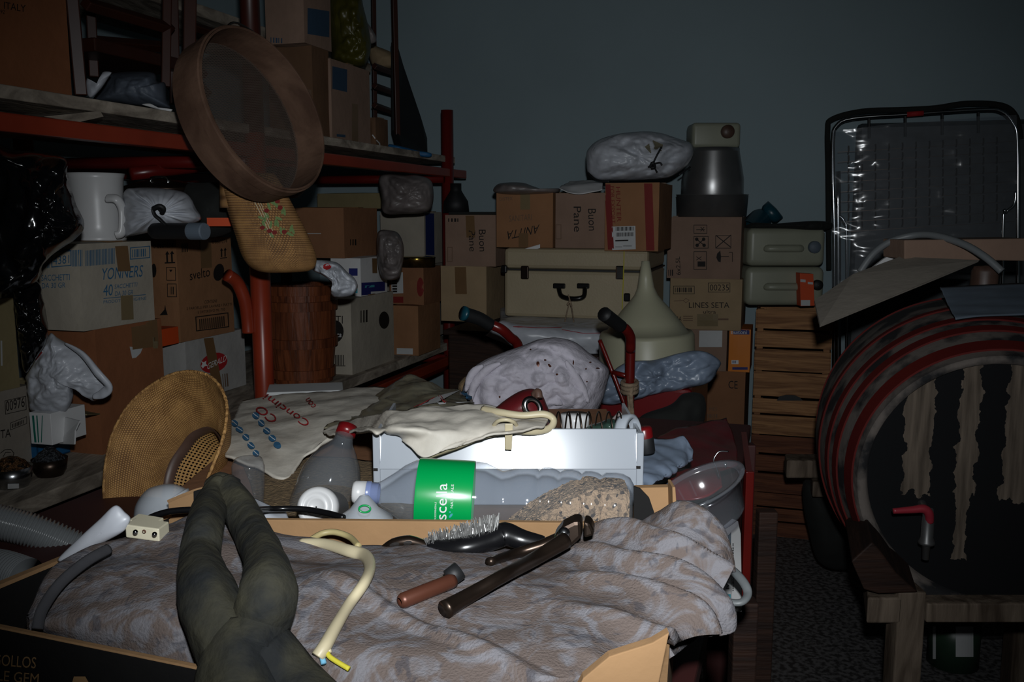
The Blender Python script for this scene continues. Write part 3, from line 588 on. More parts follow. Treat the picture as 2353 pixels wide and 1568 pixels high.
# ================================================================ MIDDLE SHELF (upper left of the view)
zS = zM+.001
K1 = gp(166, zS, a=SA-.07); bI = K1.dot(BD)
o = carton(*rb(SA-.42, SA-.07, bI-.55, bI, zS, zS+.46), 'card_rust', 'big brown carton marked ITALY on the middle shelf at far left', seed=31)
mark(o, 'printed_text', 'ink_black', [('t', 'ITALY', (8, 20), (50, 8), (0, -16)), ('t', '92', (0, 31), (10, 1), (0, -9))])
def stick(name, m, pts, w_, parent, d=None, **k): return part(name, m, tube([P(*p) for p in pts], w_, 4, smooth=1, flat=d or 1), parent=parent, bevel=.002, **k)
def member(parent, x0, y0, x1, y1, a, r, name, m='chair_wood'):
    p0 = Pa(x0, y0, a); p1 = Pa(x1, y1, a); return part(name, m, tube([p0, p1], r, 4, smooth=1, flatdir=AD), parent=parent, bevel=.003)
ch = empty('wooden_chair', gp(180, zS, a=SA-.15), 'dark reddish wooden chair stored upside down on the middle shelf beside the ITALY carton', 'chair', 'stored wooden chairs')
member(ch, 162, -40, 186, 220, SA-.12, .020, 'leg'); member(ch, 205, -40, 216, 178, SA-.30, .018, 'leg')
member(ch, 384, -40, 380, 200, SA-.13, .017, 'leg')
member(ch, 196, 8, 392, 66, SA-.13, .018, 'rail'); member(ch, 205, 95, 400, 110, SA-.3, .018, 'rail')
part('seat', 'chair_wood', rb(SA-.52, SA-.18, gp(205, 1.8, a=SA-.2).dot(BD), gp(425, 1.8, a=SA-.2).dot(BD), Pa(300, 140, SA-.2).z, Pa(300, 110, SA-.2).z), parent=ch, bevel=.004)
ch = empty('wooden_chair', gp(420, zS, a=SA-.15), 'second dark wooden chair on the middle shelf, just left of the round sieve', 'chair', 'stored wooden chairs')
member(ch, 396, -40, 402, 240, SA-.22, .02, 'leg'); member(ch, 436, -40, 432, 262, SA-.1, .024, 'leg')
member(ch, 395, 150, 470, 170, SA-.2, .016, 'rail'); member(ch, 400, 200, 470, 214, SA-.25, .03, 'rail'); member(ch, 440, 60, 560, 96, SA-.28, .016, 'rail')
pc = part('covered_appliance', 'grey_cover', puff([(216, 232), (232, 205), (250, 175), (262, 168), (300, 164), (352, 167), (362, 188), (380, 192), (384, 230), (390, 250), (340, 246), (280, 240)], gp(300, zS, a=SA-.2).y, .1, .006, 14, 33, rid=.004), label='grey-blue cloth-covered lump on the middle shelf under the chair legs', cat='appliance', smooth=True)
part('plastic_bag', 'white_bag', puff([(200, 180), (212, 190), (230, 188), (236, 166), (256, 166), (248, 180), (232, 205), (212, 224), (202, 220), (198, 200)], gp(220, zS, a=SA-.1).y-.02, .02, .006, 30, 34), label='white plastic bag scrap beside the grey covered lump', cat='bag', smooth=True)
part('small_paper', 'white_paper', puff([(326, 240), (345, 238), (352, 245), (390, 250), (396, 253), (385, 258), (350, 248)], gp(360, zS, a=SA-.04).y, .008, .002, 30, 35), label='scrap of white paper at the shelf edge under the grey lump', cat='paper')
# cartons behind the sieve
o, zz = cshelf(722, 323, 760, 622, 104, zS, 'card_dark', 'brown carton standing behind the sieve on the middle shelf', 41, a=SA-.06)
mark(o, 'printed_panel', 'ink_faint', [('r', (702, 305), (14, 2), (0, -100))])
o, _q = cshelf(700, 104, 762, 612, -70, zz+.001, 'card_rosy', 'brownish carton with bluish print on top of the brown carton behind the sieve', 42, a=SA-.06)
mark(o, 'printed_text', 'label_slate', [('r', (706, 78), (50, 8), (0, -60)), ('b', (622, 98), (30, 2), (0, -12), 5)])
o, zz2 = cshelf(764, 330, 852, 742, 134, zS, 'card_rosy', 'tall brownish carton with blue square label on middle shelf, under the yellow bag', 43, a=SA-.05)
mark(o, 'label', 'label_slate', [('r', (763, 204), (34, 8), (0, -52)), ('r', (773, 314), (20, 2), (0, -6))]); tape(o, (808, 338), (14, 2), (0, -100))
part('yellow_bag', 'yellow_bag', puff([(758, -30), (820, -30), (836, 20), (848, 70), (852, 110), (840, 150), (810, 154), (775, 146), (760, 120)], gp(800, zS, a=SA-.16).y, .10, .012, 12, 44, rid=.01), label='dark yellow plastic bag on top of the tall carton with the blue square', cat='bag', smooth=True)
part('plastic_bag', 'grey_bag', puff([(832, 40), (850, 60), (864, 84), (862, 98), (846, 100), (838, 80)], gp(850, zS, a=SA-.1).y, .03, .008, 20, 45), label='wisp of pale plastic bag beside the yellow bag', cat='bag', smooth=True)
part('cloth_roll', 'card_tan', puff([(846, 104), (870, 108), (908, 126), (912, 150), (890, 158), (856, 150)], gp(880, zS, a=-1.9).y, .06, .008, 14, 46), label='tan rolled cloth on the upper board at the far end of shelving', cat='cloth', smooth=True)
ob, _q = cshelf(864, 346, 892, 852, 270, zS, 'card_dark', 'small dark box with bent white mark at right end of the middle shelf', 47, a=SA-.04)
mark(ob, 'printed_mark', 'label_white', [('l', [(856, 310), (866, 324), (872, 330), (872, 337), (866, 340), (858, 334)], 2.5)])
ld = empty('wooden_ladder', gp(915, zS, a=SA-.25), 'dark wooden ladder-like frame at the far end of the middle shelf', 'ladder')
member(ld, 905, -40, 914, 335, SA-.2, .016, 'rail'); member(ld, 858, -40, 862, 335, SA-.4, .014, 'rail')
for y_ in (160, 205, 250): member(ld, 860, y_-8, 910, y_+10, SA-.3, .016, 'rung')
part('black_board', 'black_matte', prism([Pa(912, 96, SA-.2), Pa(926, 150, SA-.2), Pa(950, 220, SA-.18), Pa(968, 270, SA-.16), Pa(982, 318, SA-.14), Pa(983, 352, SA-.12), Pa(925, 344, SA-.14), Pa(914, 300, SA-.2)], AD*-.03), label='black curved panel leaning at the right end of the middle shelf', cat='panel', bevel=.003)
part('blue_wrap', 'blue_card', puff([(893, 332), (920, 336), (960, 346), (990, 352), (984, 362), (930, 354), (896, 348)], gp(940, zS, a=SA-.05).y, .02, .006, 20, 48), label='flattened blue plastic wrap on the shelf edge below black panel', cat='plastic')
# ---------------------------------------------------------------- sieve
Ys = 2.2; ctr = P(614, 250, Ys); nrm = V((.86, -.40, .32)).normalized(); rs = 191*Ys/F; u_ = V((.38, 0, -.92))
sv = part('sieve', 'wood_sieve', lathe([(rs, 0), (rs*1.005, -.045), (rs, -.088), (rs*.975, -.088), (rs*.975, 0), (rs, 0)], ctr, nrm, 90, u=u_), label='large round wooden sieve with wire mesh hanging from the shelving', cat='sieve', smooth=False, bevel=.001)
part('rim_band', 'wood_sieve', lathe([(rs*1.003, -.004), (rs*1.022, -.006), (rs*1.022, -.03), (rs*1.003, -.032)], ctr, nrm, 90, u=u_), parent=sv)
g = G(); uu = (u_-nrm*u_.dot(nrm)).normalized(); vv = nrm.cross(uu); n_ = 46
for i in range(-n_, n_+1):
    q = rs*.97*i/(n_+.5); L_ = sqrt(max(1e-6, (rs*.97)**2-q*q)); w0 = .00042; cc = ctr-nrm*.082
    for (A_, B_) in ((uu, vv), (vv, uu)):
        g.add(*boxv(cc+A_*(q-w0)-B_*L_-nrm*w0, A_*2*w0, B_*2*L_, nrm*2*w0))
g.obj('wire_mesh', mat('mesh_wire', lin((96, 84, 76)), rough=.5, var=.1), sv, kind='stuff')
mark(sv, 'nail_marks', 'ink_brown', [('e', 505, 166, 3, 5), ('e', 539, 262, 4, 4), ('e', 568, 318, 4, 6), ('e', 560, 343, 3, 7), ('e', 526, 355, 3, 6), ('e', 534, 372, 3, 6), ('e', 606, 374, 3, 6)])
part('hook', 'metal_dark', tube([ctr+uu*-rs+nrm*-.03, ctr+uu*-rs*1.05+V((-.02, .12, .02)), V((ctr.x-.06, ctr.y+.34, ctr.z+rs*.98))], .003, 6), parent=sv)
# ---------------------------------------------------------------- straw bag hanging below the sieve
def sect(cx, cy, Y, w_, d_, yaw, n=40, ex=.55):
    c = P(cx, cy, Y); rowl = []
    for i in range(n):
        t = 2*pi*i/n; x = math.copysign(abs(cos(t))**ex, cos(t))*w_; y = math.copysign(abs(sin(t))**ex, sin(t))*d_
        rowl.append(c+V((x*cos(yaw)-y*sin(yaw), x*sin(yaw)+y*cos(yaw), .25*x*0)))
    return rowl
rows = []
for (cx, cy, w_, d_) in smoothp([V((575, 398, 0)).to_4d() for _ in range(0)], 1) if 0 else []: pass
keys = [(566, 398, .066, .036), (578, 425, .072, .040), (600, 480, .080, .044), (625, 540, .086, .048), (641, 585, .088, .050), (650, 612, .078, .044), (654, 624, .055, .03), (655, 627, .001, .001)]
for k_, (cx, cy, w_, d_) in enumerate(keys): rows.append(sect(cx, cy, 2.28, w_, d_, radians(28)))
cols = [smoothp(list(c), 5) for c in zip(*rows)]; rows = [list(r) for r in zip(*cols)]
inner = [sect(566, 398+10*i, 2.28, .062, .032, radians(28)) for i in (0, 3, 8)]
mat('straw_bag', lin((170, 122, 68)), rgb2=lin((104, 70, 38)), rough=.6, vs=60, dist=1, lo=.3, hi=.65, bump=.7, bs=90, stretch=(1, 1, 4))
_v, _f, _u = gridk(list(reversed(inner))+rows)
sb = mk('straw_bag', _v, _f, 'straw_side', None, uv=_u, label='woven straw bag with green embroidery hanging beneath the sieve', cat='bag', smooth=True)
mark(sb, 'trim', 'cable_cream', [('l', [(562, 418), (580, 455), (600, 495), (622, 545)], 1.8), ('l', [(569, 416), (588, 455), (608, 500), (626, 540)], 1.6), ('l', [(577, 420), (600, 470), (628, 535)], 1.4)], off=.002)
random.seed(3); lf = []
for i in range(26):
    x = 590+random.random()*70; y = 440+random.random()*100; x += (y-440)*.25-8
    lf.append(('e', x, y, 9, 3.2, random.random()*1.6+.3))
mark(sb, 'embroidery', plain('thread_green', (112, 138, 84)), lf, off=.002)
mark(sb, 'embroidery', 'ink_darkred', [('e', 600+random.random()*60, 450+random.random()*85, 6, 5) for i in range(9)], off=.0024)
part('black_bag', 'black_matte', puff([(640, 420), (690, 400), (722, 380), (722, 410), (700, 440), (680, 455), (655, 450)], 2.5, .05, .008, 16, 50), label='black bag end hidden behind the lower rim of the sieve', cat='bag', smooth=True)
# ================================================================ BACK WALL STACKS
zch = .93
chest = part('wooden_chest', 'wood_dark', rb(gp(1030, .9, b=3.3).dot(AD), gp(1490, .9, b=3.3).dot(AD), 3.3, 3.95, 0, zch), label='dark brown wooden chest carrying the white sack and the suitcase', cat='chest', bevel=.006)
part('lid', 'wood_dark', rb(gp(1018, .9, b=3.28).dot(AD), gp(1495, .9, b=3.28).dot(AD), 3.28, 3.97, zch, zch+.02), parent=chest, bevel=.004)
zs_ = zch+.02
fs_ = part('folded_sack', 'white_bag', sheet([[P(1118, 772, 3.32), P(1200, 802, 3.26), P(1290, 812, 3.26), P(1400, 808, 3.28), P(1440, 790, 3.3)], [P(1150, 742, 3.32), P(1210, 760, 3.25), P(1290, 770, 3.24), P(1390, 772, 3.25), P(1450, 770, 3.3)], [gp(1150, zs_+.035, b=3.3), gp(1220, zs_+.04, b=3.3), gp(1300, zs_+.04, b=3.3), gp(1380, zs_+.04, b=3.3), gp(1470, zs_+.03, b=3.3)], [gp(1150, zs_+.035, b=3.8), gp(1220, zs_+.04, b=3.8), gp(1300, zs_+.04, b=3.8), gp(1380, zs_+.04, b=3.8), gp(1470, zs_+.03, b=3.8)]], 8, 8, .006, 9, 51, .004), solid=.012, label='folded white sack spread under the cream suitcase', cat='sack', smooth=True)
mark(fs_, 'printed_line', 'ink_red', [('l', [(1290, 762), (1340, 770), (1400, 768)], 1.2), ('l', [(1180, 755), (1240, 758), (1290, 757)], 1.2)], off=.008)
# suitcase
zsc = zs_+.045; p0 = gp(1158, zsc, b=3.41); p1 = gp(1487, zsc, b=3.41); ztp = zat(1320, 572, (p0+p1)/2); a0_, a1_ = p0.dot(AD), p1.dot(AD); zsm = zat(1300, 622, (p0+p1)/2)
su = part('suitcase', 'suitcase_cream', rb(a0_, a1_, 3.41, 3.85, zsc, zsm-.002), label='large cream hard-shell suitcase with black handle, lying on the white sack', cat='suitcase', bevel=.014)
part('lid', 'suitcase_cream', rb(a0_, a1_, 3.41, 3.85, zsm+.003, ztp), parent=su, bevel=.016)
part('seam', 'black_matte', rb(a0_-.002, a1_+.002, 3.408, 3.852, zsm-.003, zsm+.003), parent=su)
for px, m_ in ((1207, 'metal_dark'), (1425, 'metal_chrome')):
    q = Pb(px, 624, 3.405); part('latch', m_, boxv(q-AD*.016-Z*.03, AD*.032, BD*-.012, Z*.052), parent=su, bevel=.005)
for px, py in ((1157, 619), (1440, 684)):
    q = Pb(px, py, 3.4); part('corner_fitting', 'black_gloss', boxv(q-AD*.012-Z*.016, AD*.024, BD*.02, Z*.032), parent=su, bevel=.005)
hb = 3.385
part('handle', 'black_gloss', tube([Pb(1284, 664, hb), Pb(1290, 680, hb-.02), Pb(1308, 686, hb-.03), Pb(1330, 686, hb-.03), Pb(1342, 680, hb-.02), Pb(1344, 662, hb)], .009, 10, smooth=4), parent=su, smooth=True)
for px in (1286, 1341):
    q = Pb(px, 657, 3.405); part('handle_plate', 'black_gloss', boxv(q-AD*.024-Z*.010, AD*.048, BD*-.014, Z*.02), parent=su, bevel=.004)
part('twine', 'rope', tube([Pb(1306, 678, 3.33), Pb(1308, 692, 3.335), Pb(1300, 730, 3.3), Pb(1290, 775, 3.24)], .0025, 6), tube([Pb(1306, 678, 3.33), Pb(1312, 700, 3.33), Pb(1318, 735, 3.3), Pb(1322, 788, 3.22)], .0025, 6), tube([Pb(1304, 700, 3.32), Pb(1310, 694, 3.315), Pb(1313, 704, 3.32)], .004, 6), label='loose beige twine tied to the suitcase handle', cat='string', smooth=True)
part('yellow_string', 'ink_yellow', tube([Pb(1434, 578, 3.40), Pb(1433, 624, 3.39), Pb(1430, 700, 3.4), Pb(1430, 718, 3.4)], .0018, 6), label='thin yellow cord down the right side of the suitcase', cat='string')
part('paper_slip', 'white_paper', prism([Pb(1196, 575, 3.42), Pb(1241, 562, 3.42), Pb(1241, 570, 3.42), Pb(1225, 575, 3.42)], V((0, .002, .001))), label='white paper slip poking out on top of the suitcase', cat='paper')
# cartons on the suitcase
zt_ = ztp+.001
o, _q = cback(1141, 1270, 443, zt_, 3.45, .3, 'card_orange', 'orange carton with upside-down lettering on the suitcase, leftmost of three', 61)
mark(o, 'printed_text', 'ink_black', [('t', 'ANITTA', (1240, 516), (-74, 16), (-4, 20))]); mark(o, 'printed_text', 'ink_faint', [('t', 'SANITARI', (1170, 510), (52, -4), (0, -14)), ('t', 'DISTEX', (1148, 462), (30, -2), (0, -8))]); tape(o, (1196, 444), (22, 0), (0, 38), 'tape_clear'); tape(o, (1192, 536), (22, 0), (0, 32))
part('plastic_bag', 'grey_bag', puff([(1136, 442), (1140, 426), (1160, 420), (1200, 420), (1225, 428), (1250, 435), (1285, 433), (1280, 444), (1230, 447), (1180, 448)], 3.62, .12, .01, 14, 62), label='limp clear plastic bag on top of the orange carton', cat='bag', smooth=True)
o, _q = cback(1276, 1396, 444, zt_, 3.46, .3, 'card_rosy', 'brown carton reading Pane sideways, between orange and red-striped cartons', 63)
mark(o, 'printed_text', 'ink_black', [('t', 'Pane', (1318, 475), (1, 58), (17, 0)), ('t', 'Buon', (1351, 480), (2, 50), (18, 0))]); mark(o, 'printed_text', 'ink_faint', [('o', (1277, 516), (13, 0), (0, 34), 1.5)])
part('paper_sheet', 'white_paper', sheet([[(1285, 434, 3.5), (1330, 446, 3.48), (1384, 436, 3.5)], [(1290, 428, 3.6), (1335, 424, 3.58), (1385, 422, 3.6)], [(1310, 418, 3.75), (1340, 417, 3.75), (1388, 417, 3.75)]], 8, 8, .006, 12, 64), solid=.002, label='crumpled white paper on top of the carton reading Pane', cat='paper', smooth=True)
o, z3 = cback(1389, 1512, 420, zt_-.005, 3.36, .36, 'card_orange', 'brown carton with red stripe and barcode label on the suitcase', 65)
mark(o, 'printed_stripe', 'ink_darkred', [('r', (1480, 422), (19, 0), (5, 154)), ('r', (1389, 424), (14, 0), (8, 150))]); mark(o, 'label', 'label_white', [('r', (1406, 521), (54, -2), (1, 54))])
mark(o, 'printed_barcode', 'ink_black', [('b', (1415, 531), (42, -1), (0, -9), 14), ('b', (1416, 544), (41, -1), (0, -9), 16), ('r', (1414, 555), (30, -1), (0, -3)), ('r', (1414, 568), (16, 0), (0, -1)), ('r', (1432, 566), (20, 0), (0, -1))], off=.002)
mark(o, 'printed_text', 'ink_darkred', [('t', 'FOR EXPORT', (1402, 428), (3, 86), (9, 0)), ('t', 'HUNTER', (1415, 430), (3, 80), (10, 0))])
tb = part('plastic_bag', 'white_bag', puff([(1347, 360), (1352, 342), (1375, 322), (1420, 308), (1480, 302), (1520, 306), (1556, 318), (1588, 330), (1594, 350), (1580, 378), (1556, 398), (1530, 410), (1470, 415), (1400, 416), (1366, 410), (1350, 395)], 3.62, .15, .014, 9, 66, pleat=(1500, 380, 9, .012, 80), rid=.01), label='bulging off-white tied bag on top of the red-striped carton', cat='bag', smooth=True)
part('tie', 'black_matte', tube([P(1500, 378, 3.46), P(1508, 360, 3.45), P(1520, 338, 3.46)], .0035, 6), tube([P(1490, 384, 3.46), P(1500, 378, 3.445), P(1516, 374, 3.45), P(1521, 380, 3.45)], .0035, 6), tube([P(1500, 378, 3.45), P(1510, 396, 3.46)], .003, 6), tube([P(1494, 384, 3.45), P(1500, 374, 3.44), P(1504, 384, 3.45), P(1496, 386, 3.45)], .006, 6), parent=tb, smooth=True)
mark(tb, 'printed_patch', 'sack_film', [('p', [(1480, 338), (1500, 324), (1524, 334), (1520, 348), (1496, 352)])], off=.003)
part('trim', 'black_matte', tube([P(1352, 398, 3.6), P(1372, 414, 3.55), P(1400, 418, 3.52)], .004, 6), tube([P(1560, 402, 3.6), P(1586, 384, 3.62)], .004, 6), parent=tb, smooth=True)
# column left of the suitcase
o, zl = cback(1014, 1118, 612, .951, 3.55, .3, 'card_tan', 'tan carton with dark tape stripe beside the suitcase, under the Pane box', 67)
mark(o, 'packing_tape', 'tape_brown', [('r', (1045, 614), (26, 0), (2, 62))])
o, zl2 = cback(1024, 1139, 494, zl+.001, 3.54, .3, 'card_rosy', 'rosy brown carton reading Pane sideways right beside the far orange post', 68)
mark(o, 'printed_text', 'ink_black', [('t', 'Pane', (1077, 530), (2, 48), (15, 0)), ('t', 'Buon', (1100, 528), (2, 50), (16, 0)), ('b', (1030, 510), (28, 0), (0, -8), 4)]); mark(o, 'packing_tape', 'tape_brown', [('r', (1070, 496), (20, 0), (2, 50))]); mark(o, 'printed_text', 'ink_faint', [('o', (1028, 568), (12, 0), (0, 34), 1.5)])
part('dark_cover', 'dark_cloth', rb(gp(1030, zl2, b=3.56).dot(AD), gp(1139, zl2, b=3.56).dot(AD), 3.56, 3.82, zl2+.001, zl2+.012), label='dark flat cloth on top of the carton beside the far post', cat='cloth', bevel=.003)
# column right of the suitcase
o, zc1 = cback(1570, 1700, 852, .0, 3.98, .4, 'card_brown', 'tall brown carton with CE mark standing on the floor', 71, yaw=0)
mark(o, 'printed_text', 'ink_black', [('t', 'CE', (1674, 893), (21, 1), (0, -18))]); mark(o, 'printed_text', 'ink_faint', [('t', 'MES', (1630, 944), (18, 0), (0, -7)), ('b', (1620, 960), (30, 0), (0, -8), 6)])
o, zc2 = cback(1560, 1668, 757, zc1+.001, 3.96, .32, 'card_rosy', 'brown carton with white address label, below the LINES SETA carton', 72)
mark(o, 'label', 'label_white', [('r', (1607, 760), (53, 0), (-1, 38))])
o, _q = cback(1673, 1722, 757, zc1+.001, 3.97, .2, 'amber_card', 'small amber-yellow box with navy ends beside the white-labelled carton', 73, seam=False)
mark(o, 'printed_panel', 'navy_card', [('r', (1673, 757), (49, 0), (0, 12)), ('r', (1671, 844), (47, 0), (0, 6))]); mark(o, 'printed_text', 'ink_white', [('t', 'Buitoni', (1680, 768), (36, 0), (0, -9)), ('r', (1681, 828), (16, 0), (0, 9))], off=.002)
mark(o, 'printed_text', 'ink_navy', [('b', (1683, 835), (10, 0), (0, -6), 4)], off=.003)
o, zc3 = cback(1538, 1702, 641, zc2+.001, 3.94, .34, 'card_tan', 'carton reading LINES SETA ultra numbered 00235 in the back stack', 74)
mark(o, 'printed_text', 'ink_black', [('t', '00235', (1631, 668), (44, 0), (0, -14)), ('o', (1627, 672), (51, 0), (0, -22), 1.3), ('t', 'LINES SETA', (1583, 708), (93, 0), (0, -13)), ('t', 'ultra', (1616, 721), (29, 0), (0, -8)), ('t', 'AA', (1554, 738), (12, 0), (0, -11)), ('o', (1547, 676), (49, 0), (0, -19), 1.2), ('b', (1551, 672), (40, 0), (0, -11), 9)])
mark(o, 'printed_text', 'ink_faint', [('r', (1570, 738), (22, 0), (0, -2)), ('r', (1570, 733), (22, 0), (0, -2)), ('r', (1570, 728), (22, 0), (0, -2)), ('l', [(1548, 692), (1570, 691), (1576, 686), (1584, 690), (1576, 696), (1570, 691)], 1.2), ('r', (1616, 736), (58, 0), (0, -4))]); tape(o, (1602, 722), (48, 0), (0, 28), 'tape_clear')
o, zc4 = cback(1532, 1700, 499, zc3+.001, 3.93, .36, 'card_rosy', 'carton with handling pictograms and 6x2,5L, supporting the metal pots', 75)
mark(o, 'printed_text', 'ink_black', [('t', '6x2,5L', (1566, 632), (-2, -42), (-12, 0)), ('o', (1594, 537), (31, 0), (0, -20), 1.3), ('o', (1594, 571), (34, 0), (0, -28), 1.3), ('o', (1594, 620), (30, 0), (0, -42), 1.3), ('r', (1603, 613), (18, 0), (0, -12)), ('l', [(1600, 528), (1620, 528)], 1.5), ('l', [(1610, 522), (1618, 532)], 1.5), ('l', [(1618, 522), (1610, 532)], 1.5), ('e', 1601, 550, 4, 4), ('e', 1617, 550, 4, 4), ('e', 1602, 564, 4, 4), ('e', 1618, 564, 4, 4), ('l', [(1601, 550), (1618, 564)], 2), ('l', [(1617, 550), (1602, 564)], 2), ('l', [(1645, 570), (1680, 540)], 2), ('l', [(1645, 541), (1680, 569)], 2), ('o', (1644, 571), (36, 0), (0, -30), 1.2), ('p', [(1655, 576), (1648, 583), (1646, 592), (1650, 601), (1656, 603), (1657, 590)]), ('l', [(1657, 590), (1675, 590)], 1.6), ('l', [(1675, 580), (1683, 580), (1683, 602)], 1.4), ('l', [(1600, 590), (1612, 598)], 1.3), ('l', [(1612, 590), (1600, 598)], 1.3), ('b', (1536, 634), (12, 0), (0, -14), 3)])
kp = gp(1635, zc4+.001, b=4.12); rp = 80*kp.y/F; hp_ = zat(1635, 448, kp-V((0, rp, 0)))-zc4
part('large_pot', 'metal_pot', lathe([(rp*.93, 0), (rp*.97, .004), (rp, hp_), (rp*1.02, hp_+.003), (rp*.98, hp_+.003), (rp*.95, .01), (.001, .008)], kp, seg=64), label='wide low aluminium pot under the tall pot, on pictogram carton', cat='pot', smooth=True)
kq = kp+Z*(hp_*.35); rq = 70*kp.y/F; hq = zat(1635, 336, kq-V((0, rq, 0)))-kq.z
tp = part('tall_pot', 'metal_pot', lathe([(rq*.95, 0), (rq, .01), (rq*.985, hq*.5), (rq*.83, hq*.93), (rq*.82, hq), (rq*.8, hq), (rq*.8, hq*.9), (.001, .02)], kq, seg=64), label='tall shiny aluminium pot standing inside the wide pot', cat='pot', smooth=True)
cj = P(1646, 310, kp.y)
def jerry(px0, px1, py0, py1, Y, d, m, label, capx, capy, capr, capm, axisu=V((1, 0, 0)), grip=None):
    A = P(px0, py1, Y); B = P(px1, py1, Y); h = P(px0, py0, Y).z-A.z; n = (B-A); dd = V((n.y, -n.x, 0)).normalized()*-d
    o = part('jerrycan', m, boxv(A, n, dd, Z*h), label=label, cat='jerrycan', smooth=True); b = o.modifiers.new('b', 'BEVEL'); b.width = h*.17; b.segments = 5
    q = P(capx, capy, Y); r_ = capr*Y/F
    part('cap', capm, lathe([(.001, .022), (r_*.9, .022), (r_, .016), (r_, -.002)], q, V((0, -1, 0)), 24), parent=o, smooth=True)
    if grip:
        part('handle', m, tube([P(grip[0]-8, grip[2], Y+.004), P(grip[0], grip[2], Y-.012), P(grip[1], grip[2], Y-.012), P(grip[1]+8, grip[2], Y+.004)], h*.085, 10, flat=1.2, smooth=3), parent=o, smooth=True)
    return o
jerry(1590, 1702, 281, 340, kp.y-.06, .14, 'can_plastic', 'pale jerrycan with red-brown cap on top of the tall pot', 1671, 303, 15, 'leather_brown')
# ---------------------------------------------------------------- fruit crates stack with jerrycans
aC0 = gp(1728, .5, b=4.0).dot(AD); aC1 = aC0+.31
def crate(z0, z1, m, label, slats, a0=aC0, a1=aC1, hole=False):
    o = empty('fruit_crate', R((a0+a1)/2, 4.15, z0), label, 'crate', 'stacked wooden fruit crates'); h = z1-z0; n = len(slats)
    for (f0, f1) in slats:
        part('slat', m, rb(a0+.004, a1-.004, 4.0, 4.007, z0+h*f0, z0+h*f1), parent=o, bevel=.001)
        part('slat', m, rb(a0+.004, a1-.004, 4.353, 4.36, z0+h*f0, z0+h*f1), parent=o)
        part('slat', m, rb(a0, a0+.006, 4.0, 4.36, z0+h*f0, z0+h*f1), parent=o); part('slat', m, rb(a1-.006, a1, 4.0, 4.36, z0+h*f0, z0+h*f1), parent=o)
    for a_ in (a0+.007, a1-.032):
        for b_ in (4.008, 4.33): part('corner_post', m, rb(a_, a_+.025, b_, b_+.022, z0, z1-.002), parent=o)
    part('base', m, rb(a0, a1, 4.0, 4.36, z0, z0+.006), parent=o); return o
zA = [zat(1730, y, gp(1730, .5, b=4.0)) for y in (1255, 1128, 996, 850, 709)]; zA[0] = 0
crate(zA[0], zA[1], 'wood_crate_red', 'dark reddish wooden fruit crate on the floor, bottom of the stack', [(.02, .32), (.36, .64), (.68, .98)])
crate(zA[1], zA[2], 'wood_crate_red', 'dark reddish wooden fruit crate, second from the floor in the stack', [(.02, .32), (.36, .64), (.68, .98)])
cA = crate(zA[2], zA[3], 'wood_crate', 'pale wooden fruit crate with arched hand hole, third from floor', [(.02, .30), (.33, .56), (.60, .98)])
part('hand_hole', 'black_matte', prism([Pb(1785, 921, 3.995), Pb(1790, 912, 3.995), Pb(1806, 908, 3.995), Pb(1826, 909, 3.995), Pb(1838, 914, 3.995), Pb(1845, 921, 3.995)], BD*.004), parent=cA, label='dark arched hand hole')
crate(zA[3], zA[4], 'wood_crate', 'orange-brown wooden fruit crate, top of the stack under the jerrycans', [(.02, .33), (.38, .63), (.68, .98)])
p_ = gp(1800, zA[4], b=4.05)
Yj = gp(1800, zA[4], b=4.03).y
j1 = jerry(1713, 1893, 614, 703, Yj, .27, 'can_plastic', 'lower of two pale jerrycans lying on the fruit crates', 1877, 655, 12, 'black_matte', grip=(1770, 1830, 659))
j2 = jerry(1717, 1896, 524, 612, Yj, .27, 'can_plastic', 'upper of two pale jerrycans lying on the fruit crates', 1870, 568, 14, 'grey_plate', grip=(1770, 1832, 571))
part('black_cloth', 'dark_cloth', puff([(1716, 524), (1730, 512), (1780, 514), (1830, 510), (1880, 508), (1910, 512), (1910, 524), (1880, 530), (1800, 526)], Yj+.06, .12, .012, 20, 81), label='dark frayed cloth lying along the top of the upper jerrycan', cat='cloth')
j = part('small_carton', 'orange_card', prism([P(1838, 628, Yj-.06), P(1869, 630, Yj-.06), P(1872, 703, Yj-.06), P(1840, 704, Yj-.06)], V((.0, .055, 0))), label='small orange-red box standing against the lower jerrycan', cat='box', bevel=.001)
mark(j, 'printed_panel', 'label_white', [('r', (1840, 690), (32, 0), (0, 13)), ('r', (1839, 642), (12, 1), (0, 6)), ('r', (1856, 648), (12, 1), (0, 5))])
tw = part('watering_can', 'teal_plastic', lathe([(.001, 0), (.045, 0), (.052, .02), (.058, .13), (.062, .135), (.055, .13), (.04, .02)], P(1752, 500, 4.15), V((-.62, -.62, -.5)), 36), label='teal blue plastic jug tipped over between carton and jerrycans', cat='jug', smooth=True)
part('spout', 'teal_plastic', lathe([(.001, 0), (.042, 0), (.05, .015), (.05, .045), (.001, .05)], P(1764, 497, 4.14), V((.5, -.2, .5)), 30), parent=tw, smooth=True)
